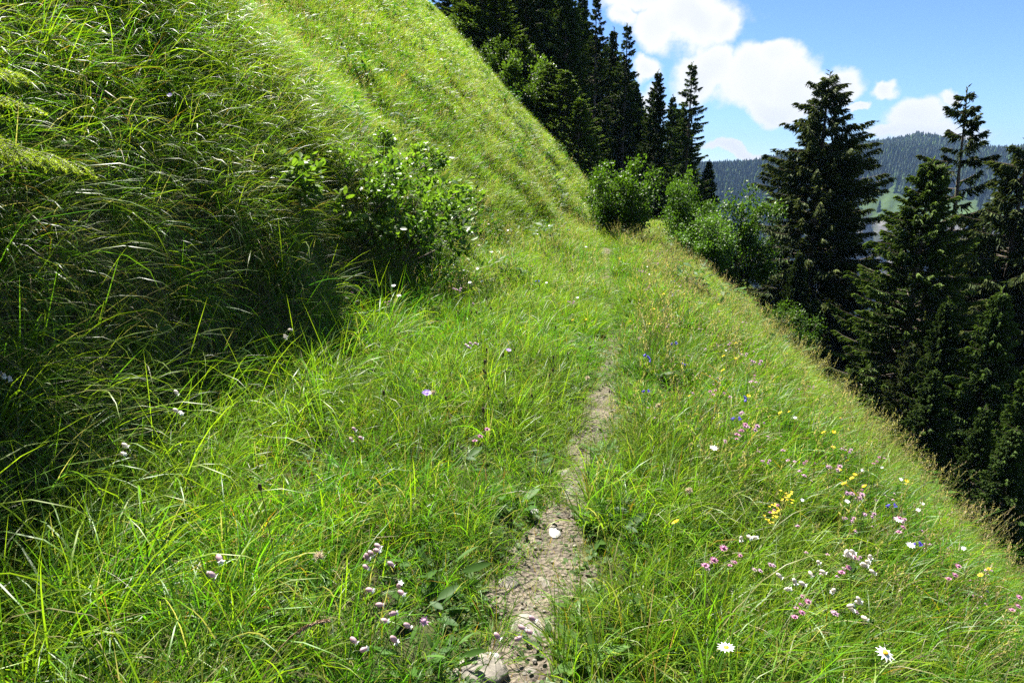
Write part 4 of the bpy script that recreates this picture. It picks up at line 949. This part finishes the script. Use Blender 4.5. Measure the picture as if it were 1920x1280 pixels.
for px, py, seed, n, L0, L1, wr, rise, lift, lab in ((1100, 1250, 91, 9, 0.08, 0.15, 0.42, 0.75, 0.02, 'broad-leaved green rosette at the bottom right of the footpath'),
        (1075, 1150, 92, 10, 0.03, 0.07, 0.40, 0.9, 0.02, 'leafy herb on the path edge above the green rosette'), (95, 590, 93, 6, 0.09, 0.16, 0.55, 0.3, 0.02, 'dark round-leaved plant in the shade of the bank'),
        (290, 1010, 94, 7, 0.10, 0.18, 0.36, 1.0, 0.05, 'dock-like plant standing in the lower left grass'), (205, 545, 95, 8, 0.08, 0.16, 0.36, 0.6, 0.02, 'pale-edged leafy plant on the upper bank'),
        (1125, 850, 96, 8, 0.06, 0.11, 0.4, 0.8, 0.02, 'small leafy herb where the bare path begins'), (520, 1170, 97, 8, 0.04, 0.07, 0.5, 0.9, 0.06, 'light green leafy herb in the lower left grass')):
    p = ray_ground(px, py); o = bpy.data.objects.new('broad_leaved_plant', None); COL.objects.link(o); o.location = (p[0], p[1], p[2] + lift); tag(o, lab, 'plant', 'broad-leaved plants')
    for me in rosette(seed, n, L0, L1, wr, rise, (0.045, 0.10, 0.018), (0.09, 0.17, 0.025)): link('leaf', me, o)

# ------------------------------------------------------------------ flowers
def stem_pts(g, h, lean=0.25):
    a = g.uniform(0, 6.283); s = np.linspace(0, 1, 6); k = h * lean * g.uniform(0.2, 1)
    return np.stack([k * s ** 2 * math.cos(a), k * s ** 2 * math.sin(a), h * s], -1)
def ball(c, r, nu=7, nv=5, st=(1, 1, 1), ax=None):
    V = [[0, 0, 1.0]] + [[math.sin(j / nv * math.pi) * math.cos(i / nu * 6.2832), math.sin(j / nv * math.pi) * math.sin(i / nu * 6.2832), math.cos(j / nv * math.pi)] for j in range(1, nv) for i in range(nu)] + [[0, 0, -1.0]]
    V = np.array(V) * r * np.array(st); Q, T = [], []
    if ax is not None:
        z = unit(ax); x = unit(np.cross(z, [0.3, 0.9, 0.1])); y = np.cross(z, x); V = V @ np.stack([x, y, z])
    for i in range(nu): T.append([0, 1 + i, 1 + (i + 1) % nu]); T.append([len(V) - 1, 1 + (nv - 2) * nu + (i + 1) % nu, 1 + (nv - 2) * nu + i])
    for j in range(nv - 2):
        for i in range(nu): Q.append([1 + j * nu + i, 1 + (j + 1) * nu + i, 1 + (j + 1) * nu + (i + 1) % nu, 1 + j * nu + (i + 1) % nu])
    return V + np.asarray(c), Q, T
def ring(c, n, L, w, rise, g, ax=(0, 0, 1), start=0.0):
    z = unit(np.asarray(ax, float)); x = unit(np.cross(z, [0.31, 0.95, 0.02])); y = np.cross(z, x)
    th = np.arange(n) / n * 6.2832 + start; d = np.cos(th)[:, None] * x + np.sin(th)[:, None] * y + z * rise
    return kites(np.repeat(np.asarray(c, float)[None], n, 0) + unit(d) * L * 0.12, d, np.repeat(z[None], n, 0) + g.normal(0, 0.15, (n, 3)), L * g.uniform(0.85, 1.1, n), np.full(n, w), 0.1)
def umbel(seed, h, heads, r, m2, spread=0.05):
    """masterwort: a few round florets, each a ring of bracts round a dome"""
    g = np.random.default_rng(seed); mb = MB(); P = stem_pts(g, h); mb.add(*tube(P, 0.0013, 3), m=0)
    for k in range(heads):
        c = P[-1] + (0 if heads == 1 else 1) * np.append(g.normal(0, spread, 2), g.normal(0, spread * 0.5)); mb.add(*tube(np.array([P[-2] * 0.5 + P[-1] * 0.5, c]), 0.0009, 3), m=0)
        ax = unit(np.array([0, -0.35, 1]) + g.normal(0, 0.3, 3)); V, T = ring(c, 11, r, r * 0.36, 0.35, g, ax); mb.add(V, None, T, m=1)
        V, T = ring(c, 8, r * 0.7, r * 0.3, 1.4, g, ax); mb.add(V, None, T, m=1); V, Q, T = ball(c + ax * r * 0.3, r * 0.42, 6, 4); mb.add(V, Q, T, m=1)
    return mb.mesh('flower', ['stem', m2])
def daisy_like(seed, h, n, r, w, rise, petal, disc, rd, lean=0.25):
    g = np.random.default_rng(seed); P = stem_pts(g, h, lean); ax = unit(np.array([0, -0.45, 1]) + g.normal(0, 0.2, 3))
    st = MB().add(*tube(P, 0.0014, 4)); V, T = ring(P[-1], n, r, w, rise, g, ax); pt = MB().add(V, None, T); V, Q, T = ball(P[-1] + ax * rd * 0.15, rd, 8, 5, (1, 1, 0.5), ax); dc = MB().add(V, Q, T)
    return st.mesh('stem', ['stem']), pt.mesh('petals', [petal]), dc.mesh('disc', [disc])
def joined_daisy(seed, h, n, r, w, rise, petal, disc, rd):
    g = np.random.default_rng(seed); P = stem_pts(g, h); ax = unit(np.array([0, -0.4, 1]) + g.normal(0, 0.25, 3)); mb = MB().add(*tube(P, 0.0012, 3), m=0)
    V, T = ring(P[-1], n, r, w, rise, g, ax); mb.add(V, None, T, m=1)
    if n > 12: V, T = ring(P[-1], n - 5, r * 0.65, w, rise + 0.5, g, ax, 0.2); mb.add(V, None, T, m=1)
    V, Q, T = ball(P[-1] + ax * rd * 0.1, rd, 6, 4, (1, 1, 0.6), ax); mb.add(V, Q, T, m=2); return mb.mesh('flower', ['stem', petal, disc])
def bell(seed, h):
    g = np.random.default_rng(seed); mb = MB(); P = stem_pts(g, h); mb.add(*tube(P, 0.0011, 3), m=0)
    for k in range(2):
        c = P[-1] + g.normal(0, 0.012, 3); d = unit(np.array([g.normal(0, 0.5), -0.3, -0.6])); s = np.linspace(0, 1, 5)
        mb.add(*tube(c + s[:, None] * d * 0.03, np.array([0.003, 0.008, 0.010, 0.011, 0.015]), 7), m=1)
    return mb.mesh('flower', ['stem', 'blue'])
def spike(seed, h, L, r, m2, stemm='brown_stem'):
    g = np.random.default_rng(seed); mb = MB(); P = stem_pts(g, h, 0.3); mb.add(*tube(P, 0.0012, 3), m=0); ax = unit(P[-1] - P[-2])
    V, Q, T = ball(P[-1], r, 7, 6, (1, 1, L / r / 2), ax); V = V + g.normal(0, r * 0.10, V.shape); mb.add(V, Q, T, m=1); return mb.mesh('seed_head', [stemm, m2])
def puff(seed, h, r):
    g = np.random.default_rng(seed); mb = MB(); P = stem_pts(g, h, 0.3); mb.add(*tube(P, 0.0013, 3), m=0); n = 90; d = unit(g.normal(size=(n, 3)) + [0, 0, 0.5])
    V, T = kites(np.repeat(P[-1][None], n, 0), d, g.normal(size=(n, 3)), np.full(n, r) * g.uniform(0.7, 1.1, n), np.full(n, r * 0.16)); mb.add(V, None, T, m=1); return mb.mesh('seed_head', ['brown_stem', 'fluff'])
def put_flower(name, cat, me, px, py, h, label, group, rz=None, sc=1.0):
    p = ray_ground(px, py, lift=h * sc)
    if p is None or p[1] > 33: return None
    return tag(link(name, me, loc=tuple(p), rot=(0, 0, rng.uniform(0, 0.5) if rz is None else rz), scale=sc), label, cat, group)
H0 = 0.44
UM = [umbel(100 + i, H0, int(1 + i % 4), 0.017, ('pink', 'pink', 'mauve', 'pink', 'pink')[i % 5]) for i in range(10)]
special = [(1410, 805, 'cluster of pink masterwort heads in the middle of the right slope', 3), (1366, 806, 'pink masterwort cluster just left of the largest cluster', 2), (1350, 746, 'pale pink masterwort above the middle of the right slope', 1),
           (1448, 848, 'pink masterwort pair right of the white flower', 1), (1564, 880, 'pink masterwort tuft beside the three yellow flowers', 3), (1606, 932, 'pink masterwort below the three yellow flowers', 3),
           (1294, 1046, 'mauve masterwort above the nearer bladder campions', 2), (1556, 1062, 'mauve masterwort beside the cream campion calyces', 2), (1527, 1130, 'pink masterwort under the cream campion calyces', 0),
           (1882, 1135, 'mauve masterwort near the right picture edge', 2), (1676, 992, 'mauve masterwort left of the white flower on the lip', 2), (1420, 682, 'pale pink masterwort under the yellow flowers of the upper lip', 3),
           (1760, 1075, 'mauve masterwort low on the right slope', 2), (1480, 886, 'single mauve masterwort in the right meadow', 0), (757, 1150, 'pink round flower head among the lower left campions', 8), (870, 818, 'mauve round flower head left of the footpath', 2),
           (860, 545, 'pale pink flower heads at the foot of the bank', 3), (648, 192, 'pink flower head high on the left slope', 0), (840, 495, 'pink flower head under the willow shrub', 1)]
for i, (px, py, lab, k) in enumerate(special): put_flower('masterwort_flower', 'flower', UM[k if k < 10 else 0], px, py, H0, lab, 'pink masterworts', sc=0.95 if px > 1000 else 0.9)
def lip_x(py): return np.interp(py, [430, 680, 830, 1060, 1280], [1230, 1500, 1655, 1905, 2100])
cnt = 0
def um_label(k, py):
    return ('mauve ' if k % 5 == 2 else 'pale pink ') + ('single masterwort head', 'pair of masterwort heads', 'triple masterwort head', 'four-headed masterwort')[k % 4] + ' scattered on the ' + ('far upper', 'upper', 'middle', 'lower')[int(np.searchsorted([560, 680, 850], py))] + ' right slope'
while cnt < 150:
    py = 470 + 690 * rng.uniform(0, 1) ** 2.0; e = lip_x(py); px = e - 20 - abs(rng.normal(0, 0.42)) * (e - 1180)
    if px < 1200 or px > 1915: continue
    if put_flower('masterwort_flower', 'flower', UM[(k_ := int(rng.integers(0, 10)))], px, py, H0, um_label(k_, py), 'small pink masterworts on the right slope', sc=rng.uniform(0.5, 0.8)): cnt += 1
for k in range(26):
    put_flower('masterwort_flower', 'flower', UM[int(rng.integers(0, 10))], rng.uniform(640, 1120), rng.uniform(60, 640), H0, 'one of the small pink flower heads scattered over the left slope', 'small pink flowers on the left slope', sc=rng.uniform(0.6, 0.9))
WH = [joined_daisy(130 + i, 0.42, 9, 0.021, 0.009, 0.25, 'white', 'white', 0.004) for i in range(4)]
for px, py, lab in ((1348, 840, 'white flower in the middle of the right slope'), (1716, 1021, 'bright white flower near the lip of the right slope'), (1695, 975, 'small white flower just above the bright white one'), (400, 95, 'white flower high on the upper left slope'),
                    (955, 432, 'white flower right above the shadow of the willow shrub'), (812, 516, 'white flower under the willow shrub')):
    put_flower('white_flower', 'flower', WH[0], px, py, 0.42, lab, 'single white flowers', sc=1.0)
for k in range(60):
    px, py = rng.uniform(560, 1130), rng.uniform(30, 560)
    put_flower('white_flower', 'flower', WH[k % 4], px, py, 0.42, 'tiny white flower dotted on the ' + ('uppermost' if py < 160 else 'upper' if py < 300 else 'lower' if py < 430 else 'lowest') + (' far' if px > 900 else ' near') + ' part of the left slope', 'tiny white flowers on the left slope', sc=rng.uniform(0.7, 1.15))
for k in range(24):
    py = rng.uniform(480, 1150); px = lip_x(py) - abs(rng.normal(0, 150)) - 5
    put_flower('white_flower', 'flower', WH[k % 4], px, py, 0.42, 'tiny white flower among the pink ones on the ' + ('upper' if py < 640 else 'middle' if py < 850 else 'lower') + ' right slope', 'tiny white flowers on the right slope', sc=rng.uniform(0.5, 0.8))
YE = [joined_daisy(140 + i, 0.42, 17, 0.019, 0.006, 0.3, 'yellow', 'orange', 0.005) for i in range(3)]
for px, py, lab in ((1615, 903, 'yellow flower, nearest of the three by the pink tuft'), (1580, 898, 'yellow flower, middle of the three by the pink tuft'), (1590, 888, 'yellow flower, topmost of the three by the pink tuft'), (1355, 690, 'yellow flower of the pair on the upper right slope'), (1357, 664, 'yellow flower above the pair on the upper right slope'),
                    (1460, 768, 'yellow flower in the pink middle of the right slope'), (1545, 805, 'yellow flower close under the lip'), (1378, 640, 'yellow flower near the upper lip'), (1848, 1056, 'yellow flower near the lip at the right'), (1828, 1066, 'smaller yellow flower by the right lip'),
                    (1270, 965, 'orange-yellow flower right of the footpath'), (182, 222, 'yellow flower on the left slope by the young spruce')):
    put_flower('yellow_flower', 'flower', YE[0], px, py, 0.42, lab, 'single yellow flowers', sc=0.85)
for k in range(26):
    py = rng.uniform(470, 900); px = lip_x(py) - abs(rng.normal(0, 130)) - 10
    put_flower('yellow_flower', 'flower', YE[k % 3], px, py, 0.42, 'tiny yellow flower on the ' + ('farthest' if py < 560 else 'far' if py < 680 else 'middle') + ' part of the right slope', 'tiny yellow flowers on the right slope', sc=rng.uniform(0.5, 0.9))
for k in range(10):
    put_flower('yellow_flower', 'flower', YE[k % 3], rng.uniform(640, 1130), rng.uniform(120, 620), 0.42, 'one of the tiny yellow flowers on the left slope', 'tiny yellow flowers on the left slope', sc=rng.uniform(0.5, 0.8))
g = np.random.default_rng(150); mb = MB(); P = stem_pts(g, 0.45, 0.5); mb.add(*tube(P, 0.002, 4), m=0)
for k in range(46):
    u = g.uniform(0.55, 1); c = np.array([np.interp(u, np.linspace(0, 1, 6), P[:, i]) for i in range(3)]) + g.normal(0, 0.022, 3); V, T = ring(c, 6, 0.010, 0.006, 0.4, g); mb.add(V, None, T, m=1)
put_flower('goldenrod', 'flower', mb.mesh('flower', ['stem', 'yellow']), 1432, 930, 0.43, 'yellow branching flower spike right of the footpath', None, sc=0.75)
put_flower('goldenrod', 'flower', bpy.data.meshes['flower'].copy() if False else mb.mesh('flower', ['stem', 'yellow']), 735, 140, 0.43, 'yellow flower spike high on the left slope', None, sc=1.2)
BE = [bell(160 + i, 0.38) for i in range(3)]
for px, py, lab in ((1392, 780, 'deep blue bellflower in the middle of the right slope'), (1682, 942, 'blue bellflower beside the pink heads near the lip'), (1726, 1012, 'blue bellflower below the white flower on the lip'), (1266, 526, 'violet bellflower on the upper right slope'), (1270, 640, 'small blue bellflower right of the far footpath'), (680, 40, 'blue flower near the top of the left slope')):
    put_flower('bellflower', 'flower', BE[0], px, py, 0.38, lab, 'single bellflowers', sc=0.8)
for k in range(14):
    a = k % 2; put_flower('bellflower', 'flower', BE[k % 3], rng.uniform(1200, 1420) if a else rng.uniform(640, 1120), rng.uniform(480, 800) if a else rng.uniform(60, 640), 0.38, 'one of the tiny blue flowers on the ' + ('right slope' if a else 'left slope'), 'tiny blue flowers on the ' + ('right slope' if a else 'left slope'), sc=rng.uniform(0.5, 0.8))
# flowers near enough to show their parts
def put_parts(name, cat, meshes, px, py, h, label, group=None, rz=0.0, sc=1.0):
    p = ray_ground(px, py, lift=h * sc); o = bpy.data.objects.new(name, None); COL.objects.link(o); o.location = tuple(p); o.rotation_euler = (0, 0, rz); o.scale = (sc,) * 3; tag(o, label, cat, group)
    for me in meshes:
        c = link(me.name.split('.')[0], me, o)
        if c.name.startswith('petals'): c['kind'] = 'stuff'
    return o
put_parts('oxeye_daisy', 'flower', daisy_like(170, 0.36, 13, 0.024, 0.008, 0.15, 'white', 'orange', 0.009), 1333, 1178, 0.36, 'white daisy with yellow disc right of the footpath', 'daisies')
put_parts('oxeye_daisy', 'flower', daisy_like(171, 0.36, 11, 0.030, 0.009, -0.2, 'white', 'orange', 0.010), 1640, 1240, 0.36, 'white daisy with drooping petals at the bottom right', 'daisies')
put_parts('scabious', 'flower', daisy_like(172, 0.42, 18, 0.023, 0.009, 0.35, 'violet', 'violet', 0.011), 777, 748, 0.42, 'lilac scabious head left of the footpath', 'scabious flowers', sc=1.1)
put_parts('scabious', 'flower', daisy_like(173, 0.42, 16, 0.02, 0.008, 0.4, 'violet', 'violet', 0.010), 300, 178, 0.42, 'lilac scabious on the left slope near the young spruce', 'scabious flowers')
put_parts('scabious', 'flower', daisy_like(174, 0.42, 16, 0.02, 0.008, 0.4, 'violet', 'violet', 0.010), 790, 207, 0.42, 'lilac scabious high on the sunny left slope', 'scabious flowers')
put_parts('scabious', 'flower', daisy_like(175, 0.42, 16, 0.02, 0.008, 0.4, 'violet', 'violet', 0.010), 970, 655, 0.42, 'lilac flower among the dark seed heads by the path', 'scabious flowers')
def campion(seed, h, n, cal):
    g = np.random.default_rng(seed); P = stem_pts(g, h, 0.5); st = MB().add(*tube(P, 0.0015, 4)); cs, ws = [], MB()
    for k in range(n):
        o_ = P[-1] + np.array([g.normal(0, 0.03), g.normal(0, 0.02), g.normal(-0.005, 0.025)]); b0 = P[-2] * g.uniform(0, 0.7) + P[-1] * 0.3; b0 = P[-2] + (P[-1] - P[-2]) * g.uniform(0.2, 1); st.add(*tube(np.array([b0, (b0 + o_) / 2 + [0, 0, 0.008], o_]), 0.0008, 3))
        ax = unit(np.array([g.normal(0.6, 0.4), g.normal(-0.2, 0.3), g.normal(-0.35, 0.3)])); V, Q, T = ball(o_ + ax * 0.012, 0.0080, 8, 6, (1, 1, 1.65), ax); cs.append(MB().add(V, Q, T).mesh('calyx', [cal], True))
        V, T = ring(o_ + ax * 0.025, 5, 0.010, 0.007, 0.3, g, ax); ws.add(V, None, T)
    return [st.mesh('stem', ['stem'])] + cs + [ws.mesh('petals', ['white'])]
for i, (px, py, n, cal, h, sc, lab) in enumerate([(762, 1020, 7, 'calyx', 0.34, 1.0, 'pinkish bladder campion with many balloon calyces left of the footpath'), (738, 1105, 3, 'calyx', 0.30, 1.0, 'bladder campion just under the many-headed campion'), (690, 1120, 4, 'calyx', 0.30, 1.0, 'pink bladder campion beside the round pink head'),
        (900, 1170, 5, 'calyx', 0.26, 1.0, 'bladder campion leaning over the footpath edge'), (672, 1198, 1, 'calyx', 0.24, 1.15, 'single pale campion balloon low in the left grass'), (640, 1230, 2, 'calyx', 0.22, 1.0, 'campion bud pair at the bottom left of centre'), (452, 1046, 2, 'calyx', 0.30, 1.2, 'lone pink campion in the lower left grass'),
        (522, 630, 3, 'pale_calyx', 0.42, 1.1, 'white campion against the dark bank'), (242, 765, 3, 'pale_calyx', 0.40, 1.1, 'cream campion in the dark lower left'), (26, 695, 4, 'pale_calyx', 0.45, 1.0, 'cream campion cluster at the left picture edge'), (262, 828, 2, 'pale_calyx', 0.36, 1.1, 'pale campion under the cream campion'),
        (825, 645, 4, 'calyx', 0.42, 1.1, 'pale pink campion at the foot of the bank above the path grass'), (697, 795, 3, 'calyx', 0.38, 1.0, 'pale campion near the lilac scabious'), (1435, 1000, 4, 'pale_calyx', 0.38, 1.0, 'cream campion right of the footpath in the sunny grass'), (1516, 1012, 8, 'pale_calyx', 0.38, 1.1, 'many-headed cream campion on the right slope'),
        (1512, 1070, 3, 'pale_calyx', 0.36, 1.0, 'cream campion under the many-headed one'), (1548, 1112, 6, 'pale_calyx', 0.34, 1.0, 'cream campion cluster low on the right slope'), (1408, 1072, 4, 'pale_calyx', 0.34, 1.0, 'cream campion left of the low cluster')]):
    put_parts('bladder_campion', 'flower', campion(180 + i, h, n, cal), px, py, h, lab, 'bladder campions', sc=sc)
# seed heads
SP = [spike(210 + i, 0.46, 0.028, 0.0055, 'seed') for i in range(4)]
for px, py, lab in ((905, 668, 'dark plantain seed head left of the far footpath'), (912, 752, 'dark seed head near the lilac flower'), (725, 722, 'dark seed head beside the lilac scabious'), (395, 184, 'dark seed head on the upper left slope'), (46, 185, 'brown seed head beside the young spruce'), (502, 882, 'brown seed head in the left grass')):
    put_flower('plantain_seed_head', 'seed head', SP[0], px, py, 0.46, lab, 'single dark seed heads', sc=1.2)
for k in range(46):
    put_flower('plantain_seed_head', 'seed head', SP[k % 4], rng.normal(990, 90), (sy := rng.uniform(470, 740)), 0.46, 'dark plantain seed head ' + ('in the far' if sy < 560 else 'in the middle' if sy < 650 else 'in the near') + ' grass left of the footpath', 'dark seed heads by the footpath', sc=rng.uniform(0.75, 1.1))
for i, (px, py, lab) in enumerate(((583, 1037, 'beige fluffy seed head in the lower left grass'), (1310, 920, 'beige seed head right of the footpath'), (1258, 766, 'small beige seed head right of the mid footpath'), (796, 734, 'beige seed head beside the lilac scabious'), (1113, 708, 'pale seed head standing in the footpath grass'), (277, 142, 'beige seed head on the upper left slope'))):
    put_flower('fluffy_seed_head', 'seed head', puff(220 + i, 0.36, 0.022), px, py, 0.36, lab, 'fluffy seed heads', sc=1.0)
def grass_spike(seed, dx):
    g = np.random.default_rng(seed); s = np.linspace(0, 1, 10); P = np.stack([dx * s ** 1.6, 0.02 * s, 0.42 * s - 0.14 * s ** 3], -1); st = MB().add(*tube(P, 0.0014, 4)); hd = MB(); u = g.uniform(0.72, 1, 260); n = len(u)
    Q = np.stack([np.interp(u, s, P[:, i]) for i in range(3)], -1); tg = unit(P[-1] - P[-3]); V, T = kites(Q, tg + unit(np.cross(tg, g.normal(size=(n, 3)))) * 0.5, g.normal(size=(n, 3)), np.full(n, 0.012), np.full(n, 0.004)); hd.add(V, None, T)
    return st.mesh('stem', ['brown_stem']), hd.mesh('seed_spike', ['straw'])
put_parts('grass_spike', 'grass', grass_spike(1, 0.20), 460, 1160, 0.30, 'long brown grass spike arching in the lower left grass', 'brown grass spikes', sc=1.1)
put_parts('grass_spike', 'grass', grass_spike(2, 0.16), 318, 172, 0.30, 'dark grass spike on the upper left slope', 'brown grass spikes', sc=1.0)

# ------------------------------------------------------------------ air over the valley
hz = MB(); x0, x1, y0, y1, z0, z1 = -160, 2300, -60, 2680, -222, 135
hz.add(np.array([[x0, y0, z0], [x1, y0, z0], [x1, y1, z0], [x0, y1, z0], [x0, y0, z1], [x1, y0, z1], [x1, y1, z1], [x0, y1, z1]]), [[0, 3, 2, 1], [4, 5, 6, 7], [0, 1, 5, 4], [1, 2, 6, 5], [2, 3, 7, 6], [3, 0, 4, 7]])
m, nt, out = mat('valley_haze'); pv = nt.nodes.new('ShaderNodeVolumePrincipled')
pv.inputs['Color'].default_value = (0.44, 0.66, 1.0, 1); pv.inputs['Density'].default_value = 0.00016; pv.inputs['Anisotropy'].default_value = -0.6
nt.links.new(pv.outputs[0], out.inputs['Volume']); M['haze'] = m
tag(link('haze', hz.mesh('haze', ['haze'])), 'blue summer haze over the valley', 'haze', kind='stuff')
